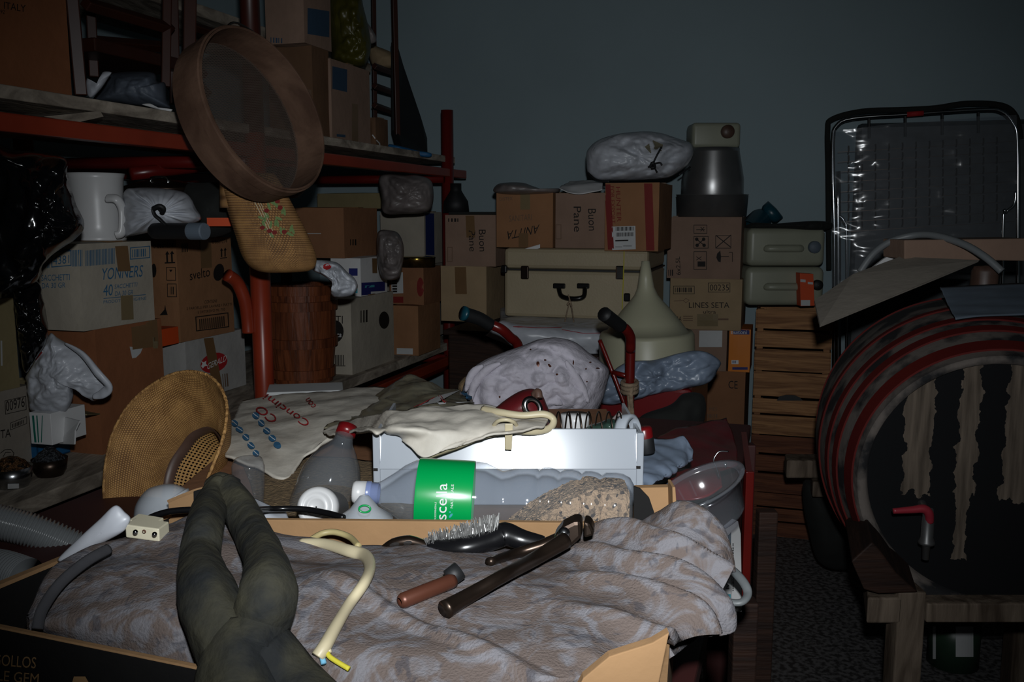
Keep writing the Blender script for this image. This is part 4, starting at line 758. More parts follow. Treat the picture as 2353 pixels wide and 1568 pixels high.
# ---------------------------------------------------------------- folded camp bed in plastic
bF = 4.3; bed = empty('folding_bed', gp(2120, 0, b=bF), 'folded chrome camp bed wrapped in clear plastic, upright against the back wall', 'bed')
def pb_(x, y, d=0): return Pb(x, y, bF-d)
zb0 = .02; L0 = gp(1914, zb0, b=bF); R0 = gp(2338, zb0, b=bF)
part('frame', 'metal_chrome', tube([L0, pb_(1918, 640), pb_(1914, 400), pb_(1914, 320), pb_(1922, 290), pb_(1960, 272), pb_(2100, 262), pb_(2250, 252), pb_(2300, 256), pb_(2328, 284), pb_(2338, 330), pb_(2339, 540), R0], .0095, 12, smooth=4), parent=bed, smooth=True)
part('frame', 'metal_chrome', tube([gp(1926, zb0, b=bF-.06), pb_(1926, 600, .06), pb_(1925, 394, .06)], .012, 12, smooth=2), parent=bed, smooth=True)
for pts in ([(1945, 900), (1946, 560), (1940, 510), (1928, 496)], [(2304, 900), (2305, 520), (2312, 488), (2330, 470), (2334, 440)]):
    part('leg', 'metal_chrome', tube([pb_(x, y, .08) for x, y in pts], .006, 10), parent=bed, smooth=True)
g = G()
for i in range(12):
    x0 = 1950+i*31
    for j_ in range(9):
        y0 = 335+j_*22-(x0-1950)*.06; q = [pb_(x0+(4*sin(k)), y0+k*3.0, -.02) for k in range(7)]
        g.add(*tube([q[0], q[3], q[6]], .0035, 5, smooth=2))
for j_ in range(9):
    y0 = 350+j_*23; g.add(*tube([pb_(1925, y0, -.02), pb_(2330, y0-25, -.02)], .0015, 4, smooth=1))
g.obj('spring_net', 'metal_dark', bed, kind='stuff')
for x_ in (1997, 2080, 2165, 2248): part('strap', 'black_matte', tube([pb_(x_, 268-(x_-1997)*.04, 0), pb_(x_, 318-(x_-1997)*.05, 0)], .006, 6, smooth=1), parent=bed)
part('mattress_pad', mat('plastic_backed', lin((52, 58, 62)), rough=.5, var=.3, vs=20), rb(L0.dot(AD)+.02, R0.dot(AD)-.02, bF+.03, bF+.10, .05, Pb(2100, 262, bF).z-.03), parent=bed, bevel=.02)
rows = [[pb_(1912, y, .075+.02*sin(y*.05)) for y in range(300, 700, 40)], [pb_(1960, y, .10) for y in range(296, 696, 40)], [pb_(2040, y, .095) for y in range(286, 686, 40)], [pb_(2140, y, .07) for y in range(276, 676, 40)], [pb_(2240, y, .06) for y in range(268, 668, 40)], [pb_(2336, y, .03) for y in range(264, 664, 40)]]
part('plastic_cover', clear('film_cover', (.8, .82, .85), .10, .16), sheet(rows, 10, 6, .006, 16, 83, .008), parent=bed, smooth=True)
part('cover_hem', 'dark_cloth', tube([pb_(1905, 620), pb_(1903, 400), pb_(1902, 300), pb_(1912, 274), pb_(1980, 256), pb_(2080, 252), pb_(2150, 248), pb_(2220, 238), pb_(2300, 242), pb_(2334, 268), pb_(2345, 320)], .012, 8, smooth=5), parent=bed)
part('red_tape', 'ink_red', tube([pb_(2084, 263, .002), pb_(2122, 260, .002)], .0115, 12, smooth=1), parent=bed, smooth=True, label='strip of red tape on the chrome tube')
# ================================================================ MIDDLE GROUND BEHIND THE TABLE
bin_ = part('plastic_bin', 'red_plastic', rb(-.66, -.27, 2.62, 3.15, 0, .895), label='dark red plastic bin behind the table, under the funnel and bluish bag', cat='bin', bevel=.01)
cf = P(1488, 806, 2.87); rf = 112*2.87/F; zf = .90; cf = V((cf.x, cf.y, zf)); tipz = P(1467, 600, 2.87).z-zf; zb_ = P(1488, 786, 2.72).z-zf
axf = V((-.035, 0, 1)).normalized()
fn = part('funnel', 'funnel_plastic', lathe([(rf*1.0, 0), (rf*1.01, .006), (rf*.99, .02), (rf*.975, zb_), (rf*.93, zb_+.012)]+[(rf*q_, P(1480, y_, 2.87).z-zf) for y_, q_ in ((765, .86), (740, .70), (712, .50), (692, .34), (678, .24), (660, .17), (640, .14))]+[(.0125, tipz), (.009, tipz), (.012, tipz*.7)], cf, axf, 64), label='large beige plastic funnel standing upside down behind the table', cat='funnel', smooth=True)
part('plastic_bag', 'blue_bag', puff([(1392, 868), (1440, 832), (1500, 828), (1560, 812), (1600, 806), (1630, 812), (1656, 832), (1650, 850), (1628, 880), (1560, 896), (1500, 908), (1450, 922), (1400, 930), (1370, 920), (1376, 890)], 2.6, .035, .018, 9, 91, NR=26, rid=.012, pw=5), label='bluish white plastic bag spread in front of the big funnel', cat='bag', smooth=True)
part('plastic_bag', 'dark_cloth', puff([(1570, 905), (1610, 905), (1622, 930), (1616, 975), (1590, 1000), (1480, 1010), (1470, 960), (1540, 930)], 2.45, .08, .02, 10, 92), label='black bag beside the red bin, below the bluish plastic bag', cat='bag', smooth=True)
ht = empty('hand_truck', P(1280, 900, 2.45)*1.0-V((0, 0, P(1280, 900, 2.45).z)), 'red tubular hand truck with black grips standing behind the table', 'hand truck')
part('frame', 'steel_red', tube([P(1128, 746, 2.40), P(1152, 757, 2.40), P(1172, 775, 2.42), P(1192, 800, 2.45), P(1210, 900, 2.5), V((P(1215, 900, 2.5).x, 2.5, .1))], .0135, 12), parent=ht, smooth=True)
part('frame', 'steel_red', tube([P(1424, 748, 2.36), P(1438, 757, 2.37), P(1448, 774, 2.39), P(1449, 800, 2.41), P(1447, 880, 2.43), V((P(1444, 950, 2.45).x, 2.46, .1))], .0135, 12), parent=ht, smooth=True)
for y_, zz_ in ((None, .35), (None, .7)): part('crossbar', 'steel_red', tube([V((P(1215, 900, 2.5).x, 2.5, zz_)), V((P(1444, 900, 2.46).x, 2.46, zz_))], .01, 10, smooth=1), parent=ht, smooth=True)
part('grip', 'black_matte', tube([P(1128, 748, 2.40), P(1100, 732, 2.38), P(1068, 722, 2.36)], [.0165, .018, .019], 14), parent=ht, smooth=True)
part('grip', 'black_matte', tube([P(1428, 751, 2.36), P(1406, 735, 2.33), P(1388, 722, 2.30)], [.0165, .018, .019], 14), parent=ht, smooth=True)
part('grip_end', 'teal_plastic', tube([P(1070, 722, 2.36), P(1063, 720, 2.355)], .0195, 14, smooth=1), parent=ht, smooth=True)
part('strut', 'steel_red', tube([P(1378, 782, 2.5), P(1410, 862, 2.47), P(1445, 955, 2.45)], .006, 8), parent=ht, smooth=True)
part('strut', 'steel_red', tube([P(1408, 856, 2.47), P(1446, 866, 2.44)], .007, 8, smooth=1), parent=ht, smooth=True)
for x_ in (1215, 1444):
    q = V((P(x_, 900, 2.5).x, 2.52, .1)); part('wheel', 'black_matte', lathe([(.001, -.02), (.09, -.02), (.1, -.01), (.1, .01), (.09, .02), (.001, .02)], q, V((1, 0, 0)), 30), parent=ht, smooth=True)
part('toe_plate', 'steel_red', boxv(V((P(1215, 900, 2.5).x, 2.2, .012)), V((.28, 0, 0)), V((0, .26, 0)), Z*.006), parent=ht)
rp_ = G()
for k in range(3): rp_.add(*tube([P(1447+17*cos(t), 880+k*9-7*sin(t), 2.41+.028*sin(t)) for t in [i*2*pi/10 for i in range(10)]], .006, 7, closed=True))
rp_.add(*tube([P(1440, 885, 2.39), P(1445, 905, 2.385), P(1448, 960, 2.385)], .006, 7)); rp_.add(*tube([P(1455, 885, 2.39), P(1450, 905, 2.38), P(1454, 965, 2.385)], .006, 7))
rp_.obj('rope', 'rope', label='beige rope knotted round the right handle of the hand truck', cat='rope', smooth=True)
# ================================================================ BARREL ON ITS TRESTLE (right)
Pc = P(2298, 1122, 1.95); Rh = .283; Rb = .378; Lb = .86; bax = BD.copy()
def rbar(h): return Rh+.012+(Rb-Rh-.012)*(1-((h-Lb/2)/(Lb/2))**2)
prof = [(rbar(Lb*i/24), Lb*i/24) for i in range(25)]
bar = part('barrel', 'stave_side', lathe([(Rh-.012, .035), (Rh-.004, 0), (rbar(0), 0)]+prof+[(Rh, Lb), (Rh-.015, Lb-.03), (.001, Lb-.03)], Pc, bax, 96), label='big old wooden wine barrel with red hoops lying on a trestle at right', cat='barrel', smooth=True)
def headmat():
    m = bpy.data.materials.new('head_tarred'); m.use_nodes = True; nt = m.node_tree; N = nt.nodes; L = nt.links; b = N['Principled BSDF']; b.inputs['Roughness'].default_value = .85; b.inputs['Specular IOR Level'].default_value = .2
    def mth(op, a, b_=None):
        n = N.new('ShaderNodeMath'); n.operation = op
        for i, v in enumerate((a, b_)):
            if v is None: continue
            if isinstance(v, (int, float)): n.inputs[i].default_value = v
            else: L.new(v, n.inputs[i])
        return n.outputs[0]
    tc = N.new('ShaderNodeTexCoord'); sx = N.new('ShaderNodeSeparateXYZ'); L.new(tc.outputs['UV'], sx.inputs[0])
    def nse(sc, dt=4):
        n = N.new('ShaderNodeTexNoise'); n.inputs['Scale'].default_value = sc; n.inputs['Detail'].default_value = dt; L.new(tc.outputs['UV'], n.inputs[0]); return n.outputs['Fac']
    wb = mth('MULTIPLY', mth('SUBTRACT', nse(22), .5), .05); u = mth('ADD', sx.outputs[0], wb); v = mth('ADD', sx.outputs[1], mth('MULTIPLY', mth('SUBTRACT', nse(30), .5), .09))
    def band(c, w): return mth('LESS_THAN', mth('ABSOLUTE', mth('SUBTRACT', u, c)), w)
    low = mth('MULTIPLY', mth('LESS_THAN', v, -.035), mth('SUBTRACT', 1.0, mth('MULTIPLY', band(-.068, .014), mth('GREATER_THAN', v, -.19))))
    s = mth('MAXIMUM', mth('MAXIMUM', band(-.112, .026), band(-.018, .027)), mth('MAXIMUM', mth('LESS_THAN', u, -.195), low))
    mp = N.new('ShaderNodeMapping'); mp.inputs['Scale'].default_value = (40, 3, 1); L.new(tc.outputs['UV'], mp.inputs[0]); gr = N.new('ShaderNodeTexNoise'); gr.inputs['Scale'].default_value = 2; gr.inputs['Detail'].default_value = 5; L.new(mp.outputs[0], gr.inputs[0])
    cr1 = N.new('ShaderNodeValToRGB'); cr1.color_ramp.elements[0].color = (*lin((66, 58, 50)), 1); cr1.color_ramp.elements[1].color = (*lin((112, 100, 88)), 1); cr1.color_ramp.elements[0].position = .3; cr1.color_ramp.elements[1].position = .7; L.new(gr.outputs['Fac'], cr1.inputs[0])
    mx = N.new('ShaderNodeMix'); mx.data_type = 'RGBA'; L.new(s, mx.inputs[0]); L.new(cr1.outputs[0], mx.inputs[6]); mx.inputs[7].default_value = (*lin((15, 16, 18)), 1); L.new(mx.outputs[2], b.inputs['Base Color']); M['head_tarred'] = m
headmat()
vs, fs = lathe([(.001, .034), (Rh*.5, .034), (Rh-.010, .034)], Pc, bax, 96)
hd = mk('barrel_head', vs, fs, 'head_tarred', bar, uv=[((v-Pc).dot(AD), v.z-Pc.z) for v in vs])
for h0, h1, m_ in ((.022, .062, 'hoop_red'), (.115, .145, 'hoop_red'), (.185, .213, 'hoop_red'), (.295, .315, 'hoop_red'), (.55, .575, 'hoop_red'), (.66, .685, 'hoop_red'), (.80, .84, 'hoop_red')):
    part('hoop', m_, lathe([(rbar(h0)-.001, h0), (rbar(h0)+.004, h0), (rbar(h1)+.004, h1), (rbar(h1)-.001, h1)], Pc, bax, 96), parent=bar)
q = P(2133, 1185, 1.93)
tap = part('barrel_tap', 'metal_pot', lathe([(.010, .03), (.013, 0), (.013, -.035), (.017, -.045), (.017, -.05), (.009, -.052), (.008, -.085), (.006, -.085)], P(2132, 1200, 1.93), Z, 24), lathe([(.009, 0), (.009, .11)], P(2132, 1190, 1.93), BD, 16), label='small metal tap with pink-red lever on the barrel head', cat='tap', smooth=True)
part('lever', mat('lever_red', lin((150, 44, 56)), rough=.4, var=.1), tube([P(2136, 1200, 1.925), P(2134, 1180, 1.92), P(2122, 1170, 1.92), P(2095, 1172, 1.92), P(2052, 1175, 1.92)], [.009, .010, .010, .008, .006], 10), parent=tap, smooth=True)
part('white_smudge', 'ink_white', lathe([(.001, .002), (.02, .001), (.022, 0)], P(2255, 1298, 2.02), -BD, 16, sx=.3, u=Z), parent=bar, label='pale smear low on the barrel head')
# bung and things on top
def btop(px, h, dz=0): 
    p = Pc+bax*h; return V((p.x, p.y, p.z+rbar(h)+dz))
qb = P(2262, 650, 2.38)
part('bung', 'leather_brown', lathe([(.001, .045), (.028, .042), (.033, .03), (.033, -.05)], V((qb.x, qb.y, qb.z)), Z, 24, wob=.2), label='brown cork bung on top of the barrel', cat='bung', smooth=True)
part('cardboard_sheet', 'card_grey', prism([P(1872, 690, 2.28), P(1960, 630, 2.36), P(2068, 590, 2.45), P(2250, 598, 2.30), P(2120, 652, 2.2), P(1885, 748, 2.08)], V((0, .004, -.005))), label='grey cardboard sheet lying across the top of the barrel', cat='cardboard')
o = part('flat_box', 'card_rosy', prism([P(2078, 552, 2.42), P(2360, 548, 2.42), P(2360, 600, 2.42), P(2078, 596, 2.42)], V((0, .14, 0))), label='flat brown box on top of the barrel behind the grey sheet', cat='box', bevel=.003)
part('corrugated_plate', 'grey_plate', sheet([[P(2160, 660, 2.28), P(2260, 656, 2.3), P(2370, 652, 2.3)], [P(2178, 700, 2.2), P(2270, 694, 2.2), P(2370, 690, 2.2)], [P(2196, 734, 2.12), P(2280, 726, 2.12), P(2370, 722, 2.12)]], 20, 6, 0, hook=lambda p: .0015*sin(p.z*400)), solid=.003, label='blue-grey corrugated plate resting on the barrel top', cat='plate', smooth=True)
part('garden_hose', 'cable_grey', tube([P(1976, 625, 2.52), P(2005, 585, 2.52), P(2045, 556, 2.52), P(2100, 541, 2.5), P(2150, 542, 2.45), P(2215, 562, 2.38), P(2265, 592, 2.33), P(2302, 624, 2.3)], .0095, 10), label='grey hose arching over the cardboard on the barrel', cat='hose', smooth=True)
part('paper_scrap', 'white_paper', prism([P(2002, 618, 2.55), P(2030, 596, 2.55), P(2056, 580, 2.55), P(2066, 584, 2.55), P(2040, 606, 2.55)], V((0, .01, 0))), label='white paper scrap under the hose arch behind the barrel', cat='paper')
# trestle
tr = empty('barrel_trestle', V((Pc.x, Pc.y+.3, 0)), 'rough old wooden trestle carrying the barrel', 'trestle')
Yt = 1.9
q0 = P(2066, 1362, Yt); q1 = P(2130, 1362, Yt)
part('leg', 'wood_old', boxv(V((q0.x, Yt, 0)), V((q1.x-q0.x, 0, 0)), V((0, .06, 0)), Z*(q0.z)), parent=tr, bevel=.004)
part('leg', 'wood_old', boxv(V((q0.x+.62, Yt+.62, 0)), V((.06, 0, 0)), V((0, .06, 0)), Z*(q0.z)), parent=tr, bevel=.004)
part('leg', 'wood_old', boxv(V((q0.x+.42, Yt-.05, 0)), V((.06, 0, 0)), V((0, .06, 0)), Z*(q0.z-.03)), parent=tr, bevel=.004)
q2 = P(1986, 1366, Yt+.02); q3 = P(2062, 1424, Yt+.02)
part('beam', 'wood_old', boxv(V((q2.x, Yt-.0, q3.z)), V((q3.x-q2.x, 0, 0)), V((.25, .75, 0)), Z*(q2.z-q3.z)), parent=tr, bevel=.004)
part('beam', 'wood_old', boxv(P(2128, 1432, Yt+.01), V((.42, 0, 0)), V((0, .05, 0)), Z*.045), parent=tr, bevel=.004)
part('chock', 'wood_dark', prism([P(1956, 1290, Yt-.02), P(2004, 1246, Yt-.02), P(2024, 1268, Yt-.02), P(2060, 1318, Yt-.02), P(2110, 1362, Yt-.02), P(2020, 1366, Yt-.02), P(1985, 1356, Yt-.02)], V((.08, .26, 0))), parent=tr, bevel=.004, label='wedge chock under the barrel side')
q = P(1806, 1100, 3.0); part('beam', 'wood_old', boxv(q, V((.5, .0, 0)), V((.02, .09, 0)), Z*.062), parent=tr, bevel=.006, label='rear crossbeam sticking out past the barrel')
q = P(1866, 1144, 2.98); part('beam', 'wood_old', boxv(q, V((.4, .0, 0)), V((.02, .08, 0)), Z*.055), parent=tr, bevel=.006)
part('black_sack', 'dark_cloth', puff([(1850, 1104), (1900, 1120), (1950, 1150), (1975, 1220), (1990, 1290), (1930, 1310), (1880, 1290), (1858, 1220), (1846, 1160)], 3.2, .15, .015, 8, 95, base=.005), label='black sack on the floor between the crates and barrel trestle', cat='sack', smooth=True)
q = gp(2188, 0, b=3.3); q = Pz(2188, 1524, 0)
tn = part('paint_tin', mat('tin_green', lin((44, 66, 50)), rough=.4, var=.1), lathe([(.001, .002), (.075, .001), (.075, .17), (.001, .17)], q, seg=40), label='green and grey tin on the floor beneath the barrel', cat='tin', smooth=True)
mark(tn, 'label', 'label_white', [('r', (2144, 1440), (7, 0), (0, 75)), ('r', (2196, 1440), (40, 0), (0, 70))])
# ================================================================ TABLE
TZ = .90; TA0, TA1, TB0, TB1 = -1.2, -.085, .35, 2.2
tab = part('table', 'paint_maroon', rb(TA0, TA1, TB0, TB1, TZ-.03, TZ), label='large maroon painted table under all the foreground clutter', cat='table', bevel=.004)
part('apron', 'paint_maroon', rb(TA1-.04, TA1-.015, TB0+.05, TB1-.05, TZ-.12, TZ-.03), parent=tab); part('apron', 'paint_maroon', rb(TA0+.015, TA0+.04, TB0+.05, TB1-.05, TZ-.12, TZ-.03), parent=tab)
for a_ in (TA0+.03, TA1-.08):
    for b_ in (TB0+.05, 1.3, TB1-.1): part('leg', 'paint_maroon', rb(a_, a_+.05, b_, b_+.05, 0, TZ-.03), parent=tab, bevel=.003)
# red tubular frame and bench beside the table
fr = empty('red_stand', R(.0, 1.7, 0), 'dark red metal stand pressed against the right edge of the table', 'stand')
q = P(1716, 1024, 2.03)
part('rail', 'steel_red', tube([P(1612, 1016, 2.16), P(1655, 1018, 2.12), P(1700, 1020, 2.05)], .007, 8, smooth=2), parent=fr, smooth=True)
part('upright', 'paint_maroon', boxv(V((q.x-.008, q.y, 0)), V((.030, 0, 0)), V((0, .03, 0)), Z*q.z), parent=fr, bevel=.003)
q = P(1722, 1085, 1.72); part('upright', 'steel_red', boxv(V((q.x-.006, q.y, 0)), V((.016, 0, 0)), V((0, .02, 0)), Z*q.z), parent=fr, bevel=.002)
part('rail', 'steel_red', boxv(V((q.x-.004, q.y+.01, q.z-.015)), V((0.07, .32, 0)), V((.012, 0, 0)), Z*.014), parent=fr)
bn = empty('wooden_trestle', V((P(1715, 1500, 1.28).x, 1.4, 0)), 'dark old wooden trestle standing on the floor beside the table', 'trestle')
q = P(1688, 1388, 1.30); q2 = P(1745, 1388, 1.30)
part('leg', 'wood_dark', boxv(V((q.x, 1.30, 0)), V((q2.x-q.x, 0, 0)), V((0, .03, 0)), Z*q.z), parent=bn, bevel=.003)
part('leg', 'wood_dark', boxv(V((q.x+.15, 1.72, 0)), V((q2.x-q.x, 0, 0)), V((0, .03, 0)), Z*q.z), parent=bn, bevel=.003)
part('rail', 'wood_dark', boxv(V((q.x+.01, 1.32, .35)), V((.034, 0, 0)), V((.15, .41, 0)), Z*.04), parent=bn, bevel=.003)
# ---------------------------------------------------------------- flat carton and burlap that carry the pile
part('flat_carton', 'card_brown', boxv(V((-.50, 1.035, TZ+.001)), V((.70, 0, 0)), V((0, .85, 0)), Z*.09), label='wide flat carton on the table beneath the bottle, drawer and sacks', cat='box', bevel=.003)
bz = .992
def tp_(px, py, dz=0): return Pz(px, py, bz+dz)
part('burlap_cloth', 'burlap', sheet([[tp_(560, 1075, .0), tp_(700, 1050, .006), tp_(860, 1060, .004), tp_(1000, 1060)], [tp_(575, 1110, .004), tp_(690, 1100, .008), tp_(830, 1105, .004), tp_(1010, 1100, .002)], [tp_(585, 1160, .0), tp_(690, 1160, .004), tp_(820, 1165, .004), tp_(1000, 1170)], [tp_(590, 1230, .0), tp_(700, 1230, .002), tp_(820, 1232), tp_(1000, 1235)]], 8, 8, .003, 20, 101), solid=.003, label='coarse brown burlap spread under the clear bottle and paper sack', cat='cloth', smooth=True)
q = Pz(690, 926, TZ+.001)
part('white_box', 'label_white', boxv(V((q.x, 2.05, TZ+.001)), V((.17, .03, 0)), V((-.02, .1, 0)), Z*.092), label='white box edge showing between the paper sack and the shelving', cat='box', bevel=.002)
# ---------------------------------------------------------------- white drawer
DY = 1.235; A = P(856, 998, DY); B = P(1480, 997, DY); DW = B.x-A.x; zt_ = A.z; zm_ = P(1100, 1077, DY).z; zb_ = bz+.003; DD = .20
dr = empty('metal_tray', V(((A.x+B.x)/2, DY+.1, zb_)), 'white enamelled metal drawer tray full of odds and ends in the middle of the table', 'tray')
part('front_panel', 'white_enamel', prism([V((A.x+.009, DY, zm_)), V((A.x+.009, DY-.004, zm_)), V((A.x+.009, DY+.013, zt_+.004)), V((A.x+.009, DY+.017, zt_+.004))], V((DW-.018, 0, 0))), parent=dr, bevel=.0006)
part('front_panel', 'white_enamel', boxv(V((A.x+.009, DY, zb_)), V((DW-.018, 0, 0)), V((0, .004, 0)), Z*(zm_-zb_)), parent=dr, label='lower vertical strip of the drawer front')
for x_ in (A.x, B.x-.010): part('corner_post', 'white_enamel', boxv(V((x_, DY-.003, zb_)), V((.010, 0, 0)), V((0, .012, 0)), Z*(zt_-zb_+.002)), parent=dr, bevel=.002)
part('side_panel', 'white_enamel', boxv(V((A.x+.002, DY+.008, zb_)), V((.004, 0, 0)), V((0, DD, 0)), Z*(zt_-zb_)), parent=dr); part('side_panel', 'white_enamel', boxv(V((B.x-.006, DY+.008, zb_)), V((.004, 0, 0)), V((0, DD, 0)), Z*(zt_-zb_)), parent=dr)
part('back_panel', 'white_enamel', boxv(V((A.x, DY+DD, zb_)), V((DW, 0, 0)), V((0, .004, 0)), Z*(zt_-zb_-.04)), parent=dr); part('floor_panel', 'white_enamel', boxv(V((A.x+.006, DY+.006, zb_)), V((DW-.012, 0, 0)), V((0, DD-.006, 0)), Z*.004), parent=dr)
for px, py in ((858, 1080), (1462, 1075)):
    q = P(px, py, DY-.004); part('paint_chip', 'ink_black', boxv(q-Z*.002, V((.006, 0, 0)), V((0, .002, 0)), Z*.004), parent=dr)
# contents of the drawer
cy_ = DY+.06
g = G(); xs0 = P(1278, 975, cy_); xs1 = P(1440, 975, cy_); n_ = 90; pts = []
for i in range(n_+1):
    t = i/n_*2*pi*7; pts.append(V((xs0.x+(xs1.x-xs0.x)*i/n_, cy_+.018*cos(t), xs0.z-.008+.026*sin(t))))
part('spring_coil', 'metal_dark', tube(pts, .0012, 6, smooth=2), label='thin wire coil spring standing in the white drawer', cat='spring', smooth=True)
q = P(1322, 985, cy_+.05); part('jar', 'white_plastic', lathe([(.001, 0), (.019, 0), (.021, .05), (.022, .06), (.001, .06)], V((q.x, q.y, zb_+.045)), Z, 30), label='small whitish jar inside the white drawer behind the coil', cat='jar', smooth=True)
part('plastic_packet', mat('green_film', lin((60, 84, 74)), rough=.12, var=.3, vs=25, bump=.8, bs=18, bkind='crinkle'), puff([(1340, 992), (1352, 978), (1380, 970), (1400, 962), (1424, 968), (1440, 985), (1438, 1002), (1345, 1002)], cy_+.04, .03, .01, 30, 103), label='crumpled greenish foil packet in the drawer, right of the jar', cat='packet', smooth=True)
q = P(1432, 988, cy_); rr = 42*cy_/F
part('white_ring', 'white_enamel', lathe([(rr*.78, 0), (rr, 0), (rr*1.02, .004), (rr*1.02, .016), (rr*.8, .018), (rr*.78, 0)], V((q.x, q.y, q.z-.004)), V((.75, -.55, .12)), 44), label='white metal ring standing at the right end of the drawer', cat='ring', smooth=True)
part('paper_scrap', 'grey_bag', prism([P(1405, 965, cy_+.1), P(1424, 945, cy_+.1), P(1438, 962, cy_+.1), P(1430, 975, cy_+.1)], V((0, .004, 0))), label='grey paper corner poking up in the drawer', cat='paper')
for (x0, x1, y0) in ((905, 1160, 1012), (1180, 1290, 1004)): pass
part('tool_bundle', 'metal_dark', puff([(900, 1040), (1000, 1010), (1180, 1000), (1280, 1000), (1290, 1030), (1200, 1060), (920, 1060)], DY+.14, .04, .01, 22, 104, base=zb_+.004), label='jumble of dark metal parts lying low in the drawer', cat='metal parts', smooth=True)
lb = part('leather_bag', 'leather_maroon', puff([(1130, 950), (1150, 928), (1185, 904), (1212, 894), (1232, 896), (1246, 908), (1256, 930), (1264, 955), (1262, 1000), (1180, 1010), (1128, 990)], DY+.1, .045, .003, 16, 105, NR=18), label='maroon leather bag with metal eyelet lying in the drawer', cat='bag', smooth=True)
q = P(1222, 936, DY+.038)
part('eyelet', 'metal', lathe([(.010, 0), (.0135, -.002), (.017, 0), (.0175, .003), (.014, .006), (.010, .006), (.010, 0)], q, V((.35, -.9, .2)), 30, sx=.8), parent=lb, smooth=True)
part('strap_end', 'leather_brown', tube([P(1228, 908, DY+.06), P(1236, 902, DY+.055), P(1238, 915, DY+.05)], .006, 8), parent=lb, smooth=True)
# ---------------------------------------------------------------- sacks
s1 = part('fertilizer_sack', 'sack_paper', sheet([[P(556, 925, 1.86), P(650, 912, 1.9), P(760, 900, 1.92), P(850, 892, 1.92), P(960, 905, 1.9), P(1010, 915, 1.85)], [P(540, 960, 1.68), P(640, 945, 1.7), P(740, 935, 1.7), P(830, 930, 1.7), P(920, 940, 1.68), P(960, 950, 1.66)], [P(525, 1005, 1.52), P(615, 1005, 1.5), P(700, 1000, 1.5), P(770, 985, 1.52), P(840, 975, 1.54), P(900, 968, 1.56)], [P(518, 1045, 1.42), P(585, 1075, 1.38), P(652, 1108, 1.34), P(690, 1060, 1.40), P(735, 1020, 1.44), P(790, 985, 1.5)]], 10, 12, .004, 12, 111, .004), solid=.004, label='white paper sack with red and blue print, between the straw hat and clear sack', cat='sack', smooth=True)
mark(s1, 'printed_text', 'ink_red', [('t', 'Concimi', (716, 978), (-100, -66), (-13, 11)), ('t', 'CO', (641, 970), (-40, -32), (-18, 11)), ('t', 'con', (728, 940), (-16, -20), (-10, 5))], off=.006)
mark(s1, 'printed_text', 'sack_paper', [], off=.007) if 0 else None
mark(s1, 'printed_dots', 'ink_blue', [('e', x, y, 9, 7, .7) for x, y in ((588, 963), (601, 980), (614, 998), (627, 1015), (638, 1031), (541, 980), (552, 995), (566, 1013), (578, 1032), (590, 1050))], off=.006)
mark(s1, 'printed_dots', 'ink_white', [('l', [(x-6, y-5), (x+6, y+5)], 1.6) for x, y in ((588, 963), (601, 980), (614, 998), (627, 1015), (541, 980), (552, 995), (566, 1013), (578, 1032), (590, 1050))], off=.0068)
s2 = empty('plastic_sack', P(980, 960, 1.5), 'crumpled clear-and-white plastic sack with rope handles draped over the white drawer', 'sack')
sf = part('film_side', 'sack_film', sheet([[P(850, 915, 1.82), P(905, 880, 1.86), P(945, 862, 1.88), P(1010, 890, 1.84), P(1075, 910, 1.78)], [P(835, 940, 1.72), P(900, 905, 1.74), P(950, 895, 1.75), P(1030, 905, 1.72), P(1085, 915, 1.68)], [P(800, 962, 1.6), P(860, 945, 1.6), P(940, 935, 1.6), P(1020, 925, 1.58), P(1090, 930, 1.55)], [P(745, 988, 1.47), P(820, 972, 1.47), P(900, 958, 1.47), P(1000, 945, 1.46), P(1080, 936, 1.45)]], 10, 10, .006, 16, 112, .006), parent=s2, solid=.002, smooth=True)
mark(sf, 'printed_panel', 'white_paper', [('p', [(900, 968), (960, 940), (1010, 915), (1055, 902), (1078, 908), (1085, 930), (1010, 936), (940, 955)])], off=.005)
mark(sf, 'printed_text', 'ink_blue', [('e', 1066, 912, 9, 5, .7), ('e', 1076, 922, 8, 5, .7), ('e', 948, 946, 9, 4)], off=.007); mark(sf, 'printed_line', 'ink_red', [('l', [(1008, 918), (1022, 934)], 2), ('l', [(900, 966), (960, 942), (1000, 922)], 1.5), ('l', [(1012, 917), (1026, 933)], 1)], off=.007)
def PS(x, y, Y): return P(x, y, min(Y, .287*F/(y-489)) if (x > 850 and y < 996) else Y)
sw = part('white_side', 'sack_paper', sheet([[PS(742, 990, 1.46), PS(820, 968, 1.5), PS(900, 948, 1.52), PS(1000, 938, 1.52), PS(1090, 930, 1.5), PS(1180, 945, 1.42), PS(1262, 955, 1.36)], [PS(750, 992, 1.42), PS(830, 982, 1.42), PS(905, 975, 1.4), PS(1000, 965, 1.38), PS(1090, 955, 1.36), PS(1180, 965, 1.32), PS(1255, 975, 1.30)], [PS(768, 994, 1.38), PS(845, 990, 1.34), PS(905, 988, 1.3), PS(1000, 990, 1.28), PS(1090, 985, 1.265), PS(1170, 982, 1.26), PS(1240, 984, 1.26)], [PS(795, 996, 1.35), PS(860, 994, 1.3), PS(905, 1000, 1.25), PS(940, 1025, 1.21), PS(978, 1050, 1.19), PS(1060, 1018, 1.2), PS(1165, 994, 1.22)]], 12, 12, .005, 12, 113, .007), parent=s2, solid=.003, smooth=True)
part('side_gusset', mat('gusset_cream', lin((168, 160, 130)), rough=.6, var=.08), sheet([[P(980, 1046, 1.195), P(1040, 1012, 1.205), P(1095, 984, 1.22), P(1160, 990, 1.225)], [P(985, 1054, 1.20), P(1050, 1032, 1.21), P(1110, 1010, 1.215), P(1165, 998, 1.228)]], 8, 3, .001), parent=s2, solid=.002, smooth=True)
